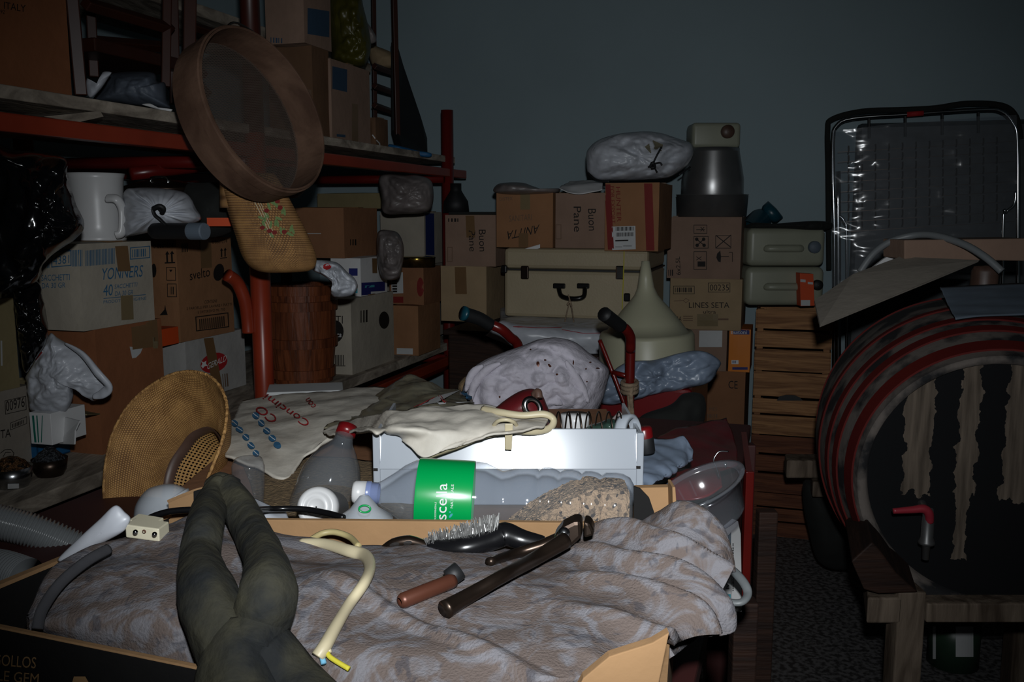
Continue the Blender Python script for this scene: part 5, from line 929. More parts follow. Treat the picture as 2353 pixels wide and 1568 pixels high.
mark(sw, 'printed_text', 'ink_blue', [('e', 745+i*8, 984-i*3, 7, 3.5, -.3) for i in range(4)], off=.006)
hr = part('rope_handle', 'cable_cream', tube([P(1110, 940, 1.30), P(1150, 948, 1.27), P(1200, 955, 1.26), P(1250, 952, 1.26), P(1272, 965, 1.26), P(1262, 985, 1.25), P(1225, 992, 1.235), P(1180, 988, 1.225), P(1150, 984, 1.225)], .0045, 8, flat=1.2), parent=s2, smooth=True)
part('rope_handle', 'cable_cream', tube([P(1134, 978, 1.225), P(1145, 968, 1.21), P(1163, 965, 1.205), P(1180, 970, 1.21), P(1188, 980, 1.225)], .0028, 8), parent=s2, smooth=True)
part('tag_strip', 'cable_cream', prism([P(1160, 974, 1.21), P(1179, 974, 1.21), P(1176, 1035, 1.215), P(1160, 1034, 1.215)], V((0, .003, 0))), parent=s2, bevel=.001)
# ---------------------------------------------------------------- cloth bundle
cb = part('cloth_bundle', 'cloth_white', puff([(1062, 900), (1075, 865), (1100, 835), (1150, 812), (1200, 795), (1240, 780), (1280, 776), (1320, 786), (1355, 812), (1392, 840), (1400, 860), (1392, 890), (1385, 920), (1368, 950), (1340, 962), (1290, 966), (1230, 1000), (1120, 1010), (1062, 960)], 2.02, .13, .012, 9, 121, NR=34, sub=10, rid=.012, c=(1235, 890), base=.905), label='large stained off-white cloth bundle on the table behind the drawer', cat='cloth', smooth=True)
mark(cb, 'stains', 'copper_brown', [('e', 1237, 838, 3, 5), ('e', 1252, 830, 3, 2), ('e', 1262, 842, 5, 2.5, .6), ('e', 1316, 835, 1.5, 6), ('e', 1281, 862, 2, 2), ('e', 1345, 850, 2, 2), ('e', 1355, 835, 3, 1.5), ('e', 1149, 911, 2, 3), ('e', 1347, 876, 2, 2), ('e', 1220, 806, 2, 1.5), ('e', 1372, 848, 5, 1.2)], off=.003)
g = G()
for k, (pts, r_) in enumerate([([(1070, 900), (1085, 860), (1110, 840)], .009), ([(1078, 940), (1090, 885), (1120, 850), (1150, 835)], .010), ([(1225, 885), (1250, 868), (1285, 875), (1310, 895), (1312, 930)], .013), ([(1240, 905), (1265, 893), (1290, 900), (1298, 925)], .010), ([(1250, 925), (1275, 922), (1292, 930)], .009), ([(1300, 830), (1330, 880), (1352, 925)], .010)]):
    q = [P(x, y, 1.90+.00018*((x-1235)**2+(y-890)**2)**.5*1.2) for x, y in pts]; g.add(*tube(q, [r_*.3, r_, r_, r_*.3], 10))
g.obj('fold', 'cloth_white', cb, smooth=True)
part('straw_end', 'burlap', puff([(1052, 890), (1066, 868), (1080, 870), (1078, 910), (1062, 920)], 2.08, .03, .004, 20, 122), label='beige sack end peeking out left of the cloth bundle', cat='sack', smooth=True)
# ================================================================ STRAW HAT
hc = P(382, 1075, 1.50); wv = V((.60, .68, -.42)).normalized(); mu = V((.55, 0, .84)); mu = (mu-wv*mu.dot(wv)).normalized(); mv = wv.cross(mu)
def hring(r, h, sx=1, curl=0, sh=0):
    row = []
    for i in range(96):
        t = 2*pi*i/96; k = cos(t)
        row.append(hc+mu*(cos(t)*r*sx+sh)+mv*sin(t)*r+wv*(h-curl*(sin(t)**2)+.004*noise.noise(V((cos(t)*2, sin(t)*2, r*20)))))
    return row
Rr = .162
rows = [hring(Rr, .0, 1.05, .028), hring(Rr*.97, .004, 1.05, .026), hring(Rr*.85, .022, 1.05, .014), hring(Rr*.7, .038, 1.06, .004), hring(Rr*.55, .050, 1.08), hring(Rr*.475, .056, 1.12)]
cols = [smoothp(list(c), 3) for c in zip(*rows)]; rows = [list(r) for r in zip(*cols)]
_v, _f = grid(rows, closeu=True); _u = [((i % 96)/96, (i//96)/(len(rows)-1)) for i in range(len(_v))]
hat = mk('straw_hat', _v, _f, 'straw_brim', None, uv=_u, solid=.003, label='wide-brimmed woven straw hat standing on its edge at left of the table', cat='hat', smooth=True)
def openweave():
    m = bpy.data.materials.new('straw_open'); m.use_nodes = True; nt = m.node_tree; N = nt.nodes; L = nt.links; b = N['Principled BSDF']
    b.inputs['Base Color'].default_value = (*lin((176, 134, 78)), 1); b.inputs['Roughness'].default_value = .65
    uvn = N.new('ShaderNodeTexCoord'); sx = N.new('ShaderNodeSeparateXYZ'); L.new(uvn.outputs['UV'], sx.inputs[0])
    def mth(op, a, b_=None):
        n = N.new('ShaderNodeMath'); n.operation = op
        for i, v in enumerate((a, b_)):
            if v is None: continue
            if isinstance(v, (int, float)): n.inputs[i].default_value = v
            else: L.new(v, n.inputs[i])
        return n.outputs[0]
    u = mth('MULTIPLY', sx.outputs[0], 2*pi*44); v = mth('MULTIPLY', sx.outputs[1], 2*pi*6)
    s = mth('MULTIPLY', mth('SINE', mth('ADD', u, v)), mth('SINE', mth('SUBTRACT', u, v)))
    hole = mth('GREATER_THAN', s, .28); band = mth('MULTIPLY', mth('GREATER_THAN', sx.outputs[1], .12), mth('LESS_THAN', sx.outputs[1], .8))
    al = mth('SUBTRACT', 1.0, mth('MULTIPLY', hole, band)); L.new(al, b.inputs['Alpha']); M['straw_open'] = m
openweave()
rows = [hring(Rr*.475, .056, 1.12), hring(Rr*.455, .075, 1.12), hring(Rr*.44, .105, 1.12), hring(Rr*.42, .135, 1.12)]
vs, fs = grid(rows, closeu=True); uvs = [((i % 96)/96, (i//96)/3) for i in range(len(vs))]
mk('crown', vs, fs, 'straw_open', hat, uv=uvs, smooth=True)
rows = [hring(Rr*.42, .135, 1.12), hring(Rr*.38, .150, 1.12), hring(Rr*.25, .157, 1.1), hring(Rr*.02, .158, 1.1)]
part('crown_top', 'straw', grid(rows, closeu=True), parent=hat, smooth=True, solid=.002)
part('sweatband', 'leather_brown', grid([hring(Rr*.478, .050, 1.12), hring(Rr*.455, .052, 1.12), hring(Rr*.44, .064, 1.12), hring(Rr*.45, .068, 1.12)], closeu=True), parent=hat, smooth=True)
bd_ = part('ribbon', 'black_matte', grid([hring(Rr*.49, .060, 1.12), hring(Rr*.485, .082, 1.12)], closeu=True), parent=hat, smooth=True, solid=.002, label='black ribbon with white diamond stitching')
g = G()
for i in range(40):
    t0 = 2*pi*i/40; t1 = 2*pi*(i+1)/40
    def hp_(t, h): return hc+mu*cos(t)*Rr*.5*1.12+mv*sin(t)*Rr*.5+wv*h
    g.add(*tube([hp_(t0, .062), hp_(t1, .080)], .0007, 4, smooth=1)); g.add(*tube([hp_(t0, .080), hp_(t1, .062)], .0007, 4, smooth=1))
g.obj('stitching', 'ink_white', bd_)
part('brim_cord', 'straw', tube(hring(Rr*1.0, .0, 1.05, .028)[::4], .0028, 8, closed=True, smooth=3), parent=hat, smooth=True)
P0_ = P
def P(px, py, Yg): return Pz(px, py, H-(py-489)/2100*Yg) if py > 520 else P0_(px, py, Yg)
# ================================================================ CRATE OF BLACK PRINTED CARDBOARD
cz = 1.05
def fl0(px, py): q = Pz(px, py, cz); q.z = 0; return q
FL = fl0(-150, 1412); FM = fl0(620, 1570); FM2 = fl0(1130, 1640); FR = fl0(1530, 1610); RL = fl0(388, 1188); RR = fl0(1556, 1199)
cr_ = empty('vegetable_crate', V((-.13, .86, TZ+.001)), 'shallow kraft cardboard vegetable crate with black printed sides in the foreground', 'crate')
def wall(pts, m, name, z0, z1, t, parent, **k):
    g = G(); n = len(pts)
    for a, b in zip(pts, pts[1:]):
        d = (b-a).normalized(); nn = V((-d.y, d.x, 0))*t; g.add(*prism([a+Z*z0, b+Z*z0, b+Z*z1, a+Z*z1], nn))
    return g.obj(name, m, parent, **k)
ins = TZ+.001
wall([RL, RR], 'card_kraft', 'rear_panel', ins, cz, -.008, cr_, bevel=.001)
wall([FL, FM, FM2, FR], 'card_kraft', 'front_panel', ins, cz, .006, cr_, bevel=.001)
fp = wall([FL, FM, FM2, FR], 'card_black', 'front_print', ins, cz-.0015, -.001, cr_)
wall([FL, RL], 'card_black', 'left_panel', ins, cz+.002, -.006, cr_); wall([FL, RL], 'card_kraft', 'left_rim', cz+.0021, cz+.006, -.008, cr_); wall([FR, RR], 'card_kraft', 'right_panel', ins, cz-.004, .006, cr_)
part('base', 'card_kraft', prism([FL+Z*ins, FM+Z*ins, FM2+Z*ins, FR+Z*ins, RR+Z*ins, RL+Z*ins], Z*.004), parent=cr_)
def corner(px, poly, m, Y, off, **k): return part('corner_tab', m, prism([P(x, y, Y) for x, y in poly], off), parent=cr_, bevel=.0008, **k)
corner(0, [(1460, 1122), (1548, 1120), (1556, 1205), (1556, 1260), (1456, 1260)], 'card_kraft', 1.03, V((0, .012, 0)))
part('corner_inset', 'card_black', prism([P(1457, 1119, 1.024), P(1472, 1124, 1.024), P(1492, 1145, 1.024), P(1504, 1180, 1.024), P(1510, 1260, 1.024), P(1457, 1260, 1.024)], V((0, .004, 0))), parent=cr_, label='black curved inside face of the right rear corner')
corner(0, [(1545, 1120), (1552, 1120), (1562, 1260), (1548, 1260)], 'card_kraft', 1.0, V((0, .03, 0)))
corner(0, [(386, 1153), (450, 1128), (450, 1190), (452, 1240), (392, 1240)], 'card_kraft', 1.045, V((0, .01, 0)))
corner(0, [(444, 1130), (520, 1108), (526, 1116), (500, 1240), (446, 1240)], 'card_black', 1.042, V((0, .008, 0)))
part('corner_tab', 'card_kraft', tube([P(386, 1153, 1.045), P(450, 1127, 1.045), P(528, 1109, 1.045)], .002, 6, smooth=2), parent=cr_, label='kraft top edge of the left rear corner')
corner(0, [(1340, 1560), (1400, 1510), (1500, 1478), (1538, 1455), (1500, 1640), (1300, 1640)], 'card_kraft', .655, V((.0, .01, 0)))
mark(fp, 'printed_text', 'ink_gold', [('t', 'GOLLOS', (-14, 1528), (98, 8), (2, -26)), ('t', 'LITTLE GEM', (-62, 1558), (152, 14), (2, -24)), ('p', [(168, 1568), (172, 1554), (198, 1554), (206, 1568)])], off=.001)
# ---------------------------------------------------------------- towel
X = [70, 130, 260, 380, 480, 640, 830, 1030, 1200, 1330, 1430, 1530, 1590, 1640, 1668]
def row(ys, Ys_, dx=None): return [P(x+(dx[i] if dx else 0), ys[i], Ys_[i]) for i, x in enumerate(X)]
def twhook(p):
    k = max(0, min(1, (p.x-.03)/.12)); s = p.y*1.0+p.x*.75+.02*noise.noise(p*14); d = .026*k*((sin(s*40)**2+.012)**.5-.6)
    d += .009*noise.noise(p*9)+.004*noise.noise(p*21+V((3, 1, 0)))
    e = (p.x+.06)*.8+(p.y-.70)*.9; d -= .006*max(0, 1-abs(e)/.012)*max(0, min(1, (.80-p.y)/.03))
    return d+.0003*noise.noise(p*40)
ctl = [
 row([1450, 1330, 1290, 1262, 1235, 1270, 1300, 1300, 1300, 1280, 1260, 1245, 1240, 1260, 1320], [.80, .86, .95, 1.01, 1.03, 1.03, 1.02, 1.02, 1.02, 1.02, 1.02, 1.02, 1.02, 1.0, .96]),
 row([1420, 1303, 1243, 1212, 1192, 1238, 1258, 1263, 1264, 1238, 1215, 1200, 1190, 1222, 1292], [.79, .84, .91, .95, .97, .985, .985, .985, .985, .985, .985, .985, .985, .97, .94]),
 row([1424, 1352, 1285, 1262, 1250, 1278, 1290, 1295, 1295, 1275, 1255, 1240, 1235, 1262, 1306], [.785, .81, .86, .88, .89, .91, .91, .91, .91, .91, .92, .93, .94, .94, .92]),
 row([1432, 1400, 1350, 1335, 1330, 1340, 1345, 1348, 1350, 1335, 1320, 1305, 1300, 1310, 1325], [.778, .79, .80, .81, .82, .83, .83, .83, .83, .84, .85, .87, .89, .90, .90]),
 row([1440, 1430, 1420, 1415, 1412, 1415, 1420, 1420, 1420, 1405, 1390, 1375, 1368, 1372, 1380], [.772, .77, .76, .75, .75, .755, .76, .76, .765, .775, .79, .81, .83, .85, .86], [0, 0, 0, 0, 0, 0, 0, 0, 0, 0, 0, 0, 0, -5, -8]),
 row([1446, 1456, 1482, 1508, 1522, 1520, 1500, 1500, 1500, 1480, 1465, 1445, 1430, 1425, 1420], [.788, .778, .757, .738, .727, .71, .70, .70, .70, .71, .73, .76, .78, .81, .84], [0, 0, 0, 0, 0, 0, 0, 0, 0, 0, 0, -5, -10, -20, -24]),
 row([1475, 1490, 1530, 1575, 1600, 1640, 1600, 1600, 1590, 1560, 1515, 1490, 1468, 1460, 1450], [.812, .80, .768, .735, .718, .693, .68, .655, .66, .67, .70, .72, .75, .79, .83], [0, 0, 0, 0, 0, 0, 0, 0, 0, 0, 0, -10, -20, -30, -40])]
tw_ = part('towel', 'towel', sheet(ctl, 22, 22, .003, 9, 131, .0, hook=twhook), solid=.008, label='big mottled grey-brown terry towel heaped in the cardboard crate', cat='towel', smooth=True)
_bt = BVHTree.FromPolygons(*GEO[tw_])
def T(px, py, lift=.004):
    d = ray(px, py).normalized(); h = _bt.ray_cast(C, d)
    if h[0] is None: print('T miss', px, py); return P(px, py, .8)
    n = h[1] if h[1].dot(d) < 0 else -h[1]
    return h[0]-d*((lift+.004)/max(.25, abs(n.dot(d))))
part('fold', 'towel', sheet([[P(1530, 1462, .77), P(1580, 1430, .80), P(1640, 1400, .85)], [P(1530, 1490, .765), P(1570, 1470, .80), P(1615, 1440, .84)], [P(1542, 1512, .76), P(1556, 1500, .79), P(1590, 1470, .83)]], 10, 10, .003, 20, 133), parent=tw_, solid=.006, smooth=True, label='hanging corner of the towel')
part('towel_hem', mat('hem_grey', lin((66, 66, 70)), rough=.95, var=.1, vs=40), tube([P(86, 1446, .755), P(98, 1400, .765), P(140, 1340, .79), P(200, 1290, .82), P(250, 1262, .85)], .0032, 8, flat=1.6), parent=tw_, smooth=True)
# ---------------------------------------------------------------- black rubber loop
rub = part('rubber_tube', 'black_rubber', tube([P(506, 1116, .98), P(484, 1160, .95), T(468, 1222, .022), T(460, 1285, .022), T(474, 1360, .022), T(500, 1430, .022), T(535, 1500, .022)], [.014, .0175, .0180, .0180, .0235, .0245, .026], 26, smooth=12, lump=.05), tube([P(522, 1118, .98), P(546, 1160, .95), T(580, 1222, .022), T(608, 1285, .022), T(616, 1360, .023), T(596, 1430, .024), T(570, 1500, .024)], [.014, .0175, .0180, .0180, .0235, .0245, .027], 26, smooth=12, lump=.05),
    tube([T(548, 1455, .022), T(550, 1515, .022), P(552, 1600, .68)], [.024, .030, .034], 24, lump=.05), tube([T(600, 1505, .018), P(668, 1572, .69), P(750, 1650, .66)], [.021, .0185, .018], 18, flat=1.2, lump=.05), label='worn black inner tube folded into a pointed loop, on the towel', cat='rubber tube', smooth=True)
part('tube_end', 'black_rubber', tube([P(478, 1128, .98), P(505, 1118, .98), P(545, 1124, .98)], [.008, .012, .008], 12, flat=1.4), parent=rub, smooth=True)
# ---------------------------------------------------------------- cables, tools
cc = part('mains_cable', 'cable_cream', tube([P(690, 1247, .965), P(745, 1250, .955), T(800, 1266, .005), T(838, 1278, .005), T(850, 1304, .005), T(837, 1340, .005), T(802, 1390, .005), T(772, 1440, .005), T(747, 1485, .005), T(730, 1510, .005)], [.0032, .0045, .005, .005, .005, .0048, .0055, .0056], 12, flat=1.35), label='cream mains cable with stripped end lying across the towel', cat='cable', smooth=True)
part('wire', plain('wire_blue', (110, 170, 200)), tube([T(738, 1500), T(744, 1526)], .0022, 8, smooth=1), parent=cc, smooth=True); part('wire', 'ink_yellow', tube([T(752, 1498), T(760, 1512), T(802, 1538)], .0020, 8), parent=cc, smooth=True)
part('sheath', 'cable_cream', tube([T(752, 1470), T(757, 1500)], .0018, 8, smooth=1), parent=cc, smooth=True)
part('cable_strand', mat('cable_pale', lin((170, 156, 110)), rough=.5, var=.05), tube([P(716, 1240, .99), P(742, 1226, 1.0), P(772, 1224, 1.0), P(805, 1236, .99), P(824, 1256, .96)], .0035, 8), label='thin pale yellow cable loop behind the cream cable', cat='cable', smooth=True)
br = part('wire_brush', 'black_gloss', tube([P(985, 1252, .95), P(1060, 1258, .94), P(1130, 1240, .95), P(1160, 1228, .955), P(1200, 1240, .95), P(1250, 1248, .95)], [.004, .009, .010, .011, .009, .006], 12, flat=1.2), label='wire brush with black handle lying on the towel by the rear panel', cat='brush', smooth=True)
g = G(); random.seed(9)
for i in range(420):
    x = random.uniform(984, 1140); y = 1262-(x-984)*.17; b = P(x, y, .955+random.uniform(-.010, .012)); t = V((random.uniform(-.006, .006), random.uniform(-.006, .006), .012+.010*(x-984)/156+random.uniform(-.003, .005)))
    g.add([b+V((-.0005, 0, 0)), b+V((.0005, 0, 0)), b+t+V((.0005, 0, 0)), b+t+V((-.0005, .0002, 0))], [(0, 1, 2, 3)])
g.obj('bristles', mat('bristle', lin((190, 190, 188)), rough=.3, metal=.8, var=.2, vs=60), br, kind='stuff')
hn = part('knife_handle', 'metal_dark', tube([P(878, 1264, .965), P(905, 1252, .96), P(940, 1247, .96), P(978, 1256, .962)], [.004, .008, .009, .007], 12, flat=.8), label='dark handle with three oval holes poking out of the towel', cat='handle', smooth=True)
mark(hn, 'hole', 'ink_black', [('e', 907, 1252, 11, 4.5, -.2), ('e', 937, 1248, 10, 4.5, -.15), ('e', 957, 1254, 11, 4, -.1)], off=.001)
pl = empty('pliers', P(1200, 1330, .85), 'long rusty brown pincers lying across the towel', 'pincers')
part('handle', 'metal_dark', tube([T(1022, 1402, .007), T(1080, 1368, .010), T(1160, 1322, .012), T(1230, 1284, .014), P(1300, 1242, .90)], [.0082, .0070, .0062, .0064, .0072, .0085], 14, flat=.9), parent=pl, smooth=True)
part('handle', 'metal_dark', tube([T(1124, 1292, .006), T(1180, 1274, .009), P(1240, 1256, .93), P(1300, 1236, .935)], [.0045, .0052, .006, .009], 12), parent=pl, smooth=True)
part('jaw', 'metal_dark', prism([P(1270, 1262, .915), P(1272, 1236, .915), P(1292, 1212, .915), P(1318, 1199, .915), P(1336, 1198, .915), P(1338, 1236, .915), P(1310, 1262, .915)], V((.003, .022, .002))), parent=pl, bevel=.004)
part('jaw', 'metal_dark', prism([P(1341, 1199, .915), P(1356, 1204, .915), P(1364, 1220, .915), P(1366, 1232, .915), P(1341, 1240, .915)], V((.003, .02, .002))), parent=pl, bevel=.003)
part('rivet', 'metal', lathe([(.001, .004), (.005, .003), (.0062, 0)], P(1296, 1226, .914), V((0, -1, .25)), 16), parent=pl, smooth=True)
pA = T(918, 1384, .007); pB = T(1042, 1334, .007); ax = pB-pA; L_ = ax.length
ct = part('copper_pipe', 'copper_brown', lathe([(.0035, 0), (.0055, .001), (.0068, .004), (.0068, L_*.93), (.0062, L_), (.004, L_), (.001, L_-.01)], pA, ax, 24), label='short copper-brown pipe lying on the towel left of the pincers', cat='pipe', smooth=True)
part('black_plug', 'black_matte', lathe([(.001, -.002), (.0085, 0), (.0085, .012), (.001, .013)], T(1032, 1330, .006), V((.5, .3, .3)), 16), label='small black plug at the right end of the copper pipe', cat='plug', smooth=True)
# ---------------------------------------------------------------- bottle of seed
A = P(812, 1131, 1.13); B = P(1453, 1168, 1.13); bx_ = (B-A); BL = bx_.length; bx_.normalize()
def bl(f): return BL*f
prof = [(.0122, .05), (.0135, .055), (.0135, .085), (.016, .10), (.026, .14), (.037, .18), (.044, .22), (.0462, .25), (.0462, .44), (.0455, .47), (.041, .50), (.0365, .53), (.039, .56), (.0435, .59), (.0448, .625), (.0435, .65), (.040, .66), (.0438, .675), (.0445, .70), (.043, .72), (.0395, .735), (.043, .75), (.0438, .775), (.0425, .80), (.039, .812), (.0425, .825), (.043, .85), (.0418, .87), (.0385, .885), (.042, .90), (.0428, .935), (.042, .96), (.038, .985), (.030, 1.0), (.012, .985), (.001, .985)]
bt = part('plastic_bottle', 'clear_bottle', lathe([(r, bl(f)) for r, f in prof], A, bx_, 56), label='clear ribbed plastic bottle with green label lying on its side, part filled with seed', cat='bottle', smooth=True)
part('cap', 'white_plastic', lathe([(.001, -.001), (.0128, 0), (.0142, .003), (.0142, bl(.046)), (.001, bl(.046))], A, bx_, 28), parent=bt, smooth=True)
part('neck_ring', mat('cap_blue', lin((120, 134, 176)), rough=.25, var=.05), lathe([(.0145, bl(.048)), (.0145, bl(.062)), (.0132, bl(.066)), (.0132, bl(.09)), (.012, bl(.092))], A, bx_, 28), parent=bt, smooth=True)
lbv = lathe([(.0468, bl(.232)), (.0472, bl(.24)), (.0472, bl(.425)), (.0468, bl(.43))], A, bx_, 64)
lbo = part('label_band', 'label_green', lbv, parent=bt, smooth=True)
mark(lbo, 'printed_text', 'ink_white', [('t', 'scella', (1026, 1194), (2, -82), (-25, 0)), ('t', 'NATURALE', (1041, 1168), (2, -54), (-6, 0)), ('t', 'OLIGOMINERALE', (1002, 1196), (1, -42), (-4, 0))], off=.0006)
mark(lbo, 'printed_swirl', 'ink_teal', [('e', 1036, 1185, 6, 2.5, -.9), ('e', 1034, 1177, 2, 2)], off=.0006)
def prad(f):
    for (r0, f0), (r1, f1) in zip(prof, prof[1:]):
        if f0 <= f <= f1: return r0+(r1-r0)*(f-f0)/(f1-f0)
    return .03
uh = Z-bx_*bx_.z; uh.normalize(); vh = bx_.cross(uh); rows = []
for i in range(80):
    f = .545+(.975-.545)*i/79; r = prad(f)-.0014; hgt = -r+ (2*r)*max(0, min(.86, ((f-.545)/.29)**.8*.86)); c = A+bx_*bl(f); rr_ = []
    for j in range(48):
        t = 2*pi*j/48; y = min(sin(t)*r, hgt+(.0022*noise.noise(V((f*160, cos(t)*9, 0))) if sin(t)*r > hgt else 0)); x = math.copysign(min(abs(cos(t)*r), sqrt(max(0, r*r-y*y))), cos(t)); rr_.append(c+uh*y+vh*x)
    rows.append(rr_)
vs, fs = grid(rows, closeu=True); fs = fs+[tuple(range(47, -1, -1)), tuple(len(vs)-48+i for i in range(48))]
sd = mk('bird_seed', vs, fs, 'seed', None, label='mixed brown bird seed filling the right half of the lying bottle', cat='seed', kind='stuff')
# ---------------------------------------------------------------- clear upright bottle, lid, cups, cone
Ab = P(722, 1215, 1.27); Bb = P(793, 1000, 1.34); ab = (Bb-Ab); LB = ab.length; ab.normalize()
cb2 = part('plastic_bottle', 'clear_bottle', lathe([(.001, 0), (.040, .002), (.045, .012), (.046, .04), (.044, .055), (.045, .06), (.0435, .08), (.037, .10), (.025, .12), (.016, .132), (.0135, .14), (.013, LB)], Ab, ab, 48), label='empty clear plastic bottle with red cap leaning behind the white lid', cat='bottle', smooth=True)
part('cap', 'red_plastic', lathe([(.001, LB+.016), (.0145, LB+.015), (.015, LB), (.001, LB-.002)], Ab, ab, 24), parent=cb2, smooth=True)
q = P(728, 1166, 1.12); ln = V((-.05, -1, .35)).normalized()
jl = part('plastic_jar', 'white_plastic', lathe([(.001, .003), (.010, .003), (.011, .0045), (.013, .003), (.017, .003), (.0185, .0045), (.0215, .004), (.0245, .001), (.0255, -.004), (.0255, -.018), (.023, -.02), (.022, -.08), (.001, -.08)], q, ln, 48), label='white round jar lying with its glossy lid facing front', cat='jar', smooth=True)
part('funnel_cone', 'frosted', lathe([(.001, .03), (.006, .028), (.018, .012), (.034, 0), (.036, -.03)], P(838, 1192, 1.10), Z, 32), label='milky plastic cone under the bottle cap', cat='cone', smooth=True)
part('green_ring', 'label_green', tube([P(838+13*cos(t), 1170+8*sin(t), 1.08) for t in [i*pi/5 for i in range(10)]], .0012, 6, closed=True), label='small green ring on the milky cone under the bottle cap', cat='ring', smooth=True)
part('plastic_cup', 'clear_plastic', lathe([(.001, .034), (.012, .036), (.019, .033), (.0215, .028), (.021, .0), (.019, -.05), (.001, -.05)], P(571, 1112, 1.2), V((.05, -.1, 1)), 36, wob=.12), label='crumpled clear plastic cup behind the tip of the inner tube', cat='cup', smooth=True)
part('paper_sheet', 'white_bag', sheet([[P(545, 1128, 1.15), P(590, 1150, 1.14), P(655, 1172, 1.12)], [P(550, 1150, 1.1), P(600, 1170, 1.1), P(660, 1190, 1.1)], [P(560, 1180, 1.08), P(620, 1200, 1.08), P(670, 1205, 1.08)]], 8, 8, .003, 30, 141), solid=.002, label='sheet of shiny white plastic behind the crate rear panel', cat='plastic sheet', smooth=True)
part('plastic_tub', 'frosted', puff([(300, 1245), (306, 1195), (312, 1160), (335, 1128), (362, 1116), (395, 1112), (425, 1122), (436, 1135), (436, 1245)], 1.13, .03, .001, 10, 142), label='frosted white plastic container in front of the straw hat crown', cat='container', smooth=True)
part('black_cable', 'black_gloss', tube([P(322, 1204, 1.0), P(350, 1188, 1.0), P(390, 1176, 1.0), P(440, 1172, 1.0), P(480, 1172, 1.0), P(560, 1174, 1.0), P(620, 1170, 1.07), P(690, 1170, 1.08), P(745, 1178, 1.07), P(790, 1190, 1.05)], .0036, 10), label='black cable arching along the rear of the crate behind the inner tube', cat='cable', smooth=True)
# ---------------------------------------------------------------- tag, connector, hose
part('plastic_pouch', 'white_bag', puff([(264, 1162), (288, 1178), (300, 1192), (292, 1212), (278, 1226), (230, 1252), (190, 1274), (145, 1292), (134, 1284), (180, 1238), (226, 1196)], .90, .008, .0015, 24, 143, rid=0), label='long white plastic pouch beside the two-pin connector', cat='pouch', smooth=True)
cn = part('connector_block', 'cream_plastic', boxv(P(289, 1236, .90), V((.0345, -.003, -.0035)), V((.002, .022, 0)), Z*.0135), label='cream two-pin plastic connector on top of the towel', cat='connector', bevel=.0012)
part('connector_cover', 'cream_plastic', boxv(P(296, 1206, .915), V((.027, -.003, -.0035)), V((.002, .02, 0)), Z*.005), parent=cn, bevel=.001)
for px, py in ((312, 1224), (356, 1229)): part('pin', 'metal_chrome', tube([P(px, py, .91), P(px-1, py-1, .885)], .0024, 10, smooth=1), parent=cn, smooth=True)
part('hole', 'ink_brown', lathe([(.001, .0008), (.0017, .0006), (.002, 0)], P(331, 1222, .8935), -V((0, 1, 0)), 14), parent=cn, smooth=True)
def corr(pts, r, n): 
    q = smoothp(pts, n); rr_ = [r*(1+(.09 if i % 4 < 2 else -.08)) for i in range(len(q))]; return tube(q, rr_, 28, smooth=0)
part('ribbed_hose', 'hose_grey', corr([P(-80, 1180, 1.36), P(0, 1200, 1.37), P(80, 1222, 1.38), P(170, 1258, 1.40), P(230, 1290, 1.42)], .0235, 42), label='grey ribbed flexible hose at the left edge of the table, upper run', cat='hose', smooth=True)
part('ribbed_hose', 'hose_grey', corr([P(-80, 1300, 1.18), P(0, 1310, 1.16), P(60, 1330, 1.14)], .0235, 42), label='lower run of grey ribbed hose just above the crate corner', cat='hose', smooth=True)
# ---------------------------------------------------------------- right end of the table
part('plastic_bag', 'blue_bag', sheet([[P(1478, 1016, 1.45), P(1500, 1012, 1.46), P(1545, 1012, 1.46), P(1566, 1003, 1.46), P(1578, 1012, 1.45), P(1594, 1032, 1.44)], [P(1478, 1050, 1.36), P(1510, 1052, 1.36), P(1540, 1055, 1.36), P(1570, 1056, 1.38), P(1582, 1058, 1.4), P(1590, 1052, 1.41)], [P(1478, 1090, 1.28), P(1505, 1092, 1.28), P(1530, 1088, 1.3), P(1550, 1080, 1.33), P(1562, 1070, 1.36), P(1575, 1062, 1.38)], [P(1478, 1120, 1.24), P(1496, 1116, 1.25), P(1515, 1105, 1.27), P(1530, 1095, 1.30), P(1545, 1085, 1.33), P(1560, 1075, 1.36)]], 10, 10, .004, 16, 151, .006), solid=.003, label='pale plastic bag sticking out right of the white drawer', cat='bag', smooth=True)
q = P(1486, 1040, 1.34); cn2 = part('spray_can', 'black_matte', lathe([(.012, 0), (.013, .002), (.013, .022), (.011, .026), (.001, .026)], q, V((-.15, 0, 1)), 24), label='small red and black capped canister behind the drawer corner', cat='can', smooth=True)
part('cap', 'red_plastic', lathe([(.0125, .020), (.0125, .036), (.010, .039), (.001, .039)], q, V((-.15, 0, 1)), 24), parent=cn2, smooth=True)
part('maroon_sheet', 'leather_maroon', sheet([[P(1492, 1015, 1.75), P(1560, 985, 1.85), P(1610, 972, 1.9), P(1668, 966, 1.95)], [P(1500, 1060, 1.6), P(1560, 1040, 1.66), P(1630, 1030, 1.72), P(1690, 1020, 1.80)], [P(1498, 1118, 1.42), P(1560, 1105, 1.48), P(1640, 1085, 1.55), P(1694, 1072, 1.62)]], 10, 10, .006, 10, 152, .003), solid=.004, label='creased maroon leatherette sheet on the far right corner of the table', cat='sheet', smooth=True)
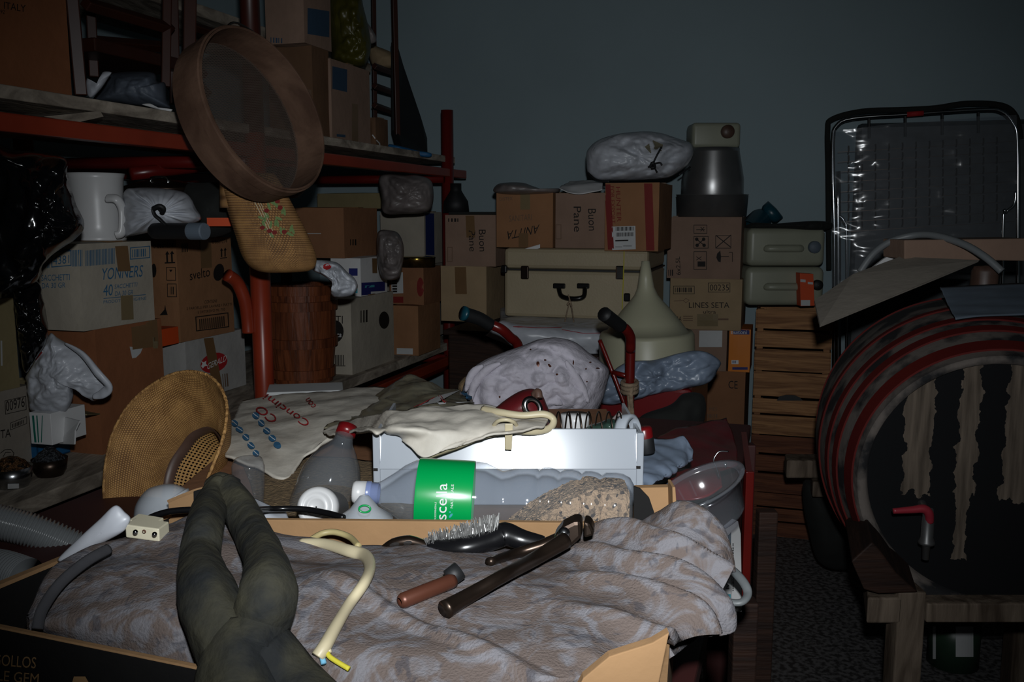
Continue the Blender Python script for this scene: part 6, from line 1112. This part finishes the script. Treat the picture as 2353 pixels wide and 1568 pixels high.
part('red_dish', 'red_plastic', sheet([[P(1535, 1088, 1.42), P(1570, 1080, 1.46), P(1610, 1080, 1.48), P(1650, 1072, 1.5)], [P(1542, 1112, 1.38), P(1575, 1106, 1.38), P(1615, 1100, 1.4), P(1655, 1090, 1.42)], [P(1552, 1150, 1.36), P(1590, 1150, 1.34), P(1630, 1140, 1.34), P(1660, 1120, 1.36)]], 8, 8, .001), solid=.003, label='bright red curved plastic dish behind the clear tub', cat='dish', smooth=True)
tb_ax = V((-.40, -.16, .90)).normalized()
qc = P(1640, 1200, 1.24)
tub_ = part('clear_tub', 'clear_tub', lathe([(.001, 0), (.028, 0), (.033, .003), (.036, .009), (.043, .056), (.049, .058), (.0495, .061), (.044, .061), (.0415, .056)], qc, tb_ax, 48, sx=1.35, u=V((.8, .1, .5))), label='clear ribbed plastic food tub tipped on the right side of the table', cat='tub', smooth=True)
mark(tub_, 'rib', 'clear_plastic', [('l', [(1558, 1125), (1580, 1165)], 4), ('l', [(1584, 1105), (1600, 1140)], 4)], off=.001) 
part('wire_hook', 'metal', tube([P(1653, 1098, 1.36), P(1646, 1075, 1.36), P(1640, 1060, 1.36), P(1644, 1048, 1.36), P(1654, 1038, 1.36), P(1674, 1038, 1.36)], .0012, 6), label='bent steel wire hook rising out of the clear tub', cat='hook', smooth=True)
part('bolt', 'metal', tube([P(1666, 1076, 1.36), P(1667, 1062, 1.36)], .0022, 8, smooth=1), label='short silver bolt standing by the wire hook', cat='bolt', smooth=True)
part('amber_lighter', 'amber_card', boxv(Pz(1630, 1232, TZ+.001), V((.022, .004, 0)), V((0, .014, 0)), Z*.012), label='small amber object on the table beneath the clear tub', cat='lighter', bevel=.002)
# newspapers
nzp = TZ+.001
def zz_(px, py, dz): return Pz(px, py, nzp+dz)
n0 = part('newspaper', 'white_paper', prism([zz_(1705, 1407, .006), zz_(1560, 1402, .006), zz_(1600, 1262, .006), zz_(1640, 1236, .006), zz_(1682, 1200, .006), zz_(1696, 1206, .006), zz_(1702, 1235, .006)], Z*.006), label='folded newspaper with light blue print on the right table edge', cat='newspaper', bevel=.001)
part('pages', 'white_paper', prism([zz_(1692, 1420, 0), zz_(1560, 1412, 0), zz_(1600, 1280, 0), zz_(1680, 1240, 0), zz_(1698, 1250, 0)], Z*.005), parent=n0)
mark(n0, 'printed_picture', 'ink_teal', [('r', (1600, 1398), (78, 4), (0, -9)), ('r', (1664, 1380), (15, 0), (0, -12))]); mark(n0, 'printed_text', 'ink_black', [('t', 'IV', (1676, 1356), (0, -12), (-8, 0)), ('l', [(1680, 1398), (1679, 1225)], .8), ('b', (1683, 1360), (0, -110), (3, 0), 30)])
mark(n0, 'printed_picture', 'grey_plate', [('p', [(1640, 1262), (1680, 1226), (1678, 1320), (1660, 1350), (1640, 1350)])])
part('cable_loop', 'cable_grey', tube([P(1640, 1290, 1.15), P(1668, 1302, 1.12), P(1692, 1320, 1.09), P(1712, 1345, 1.07), P(1718, 1366, 1.06), P(1708, 1382, 1.05), P(1690, 1386, 1.05), P(1650, 1380, 1.06)], .0040, 10, flat=1.4), label='grey flat cable looping over the newspaper edge', cat='cable', smooth=True)
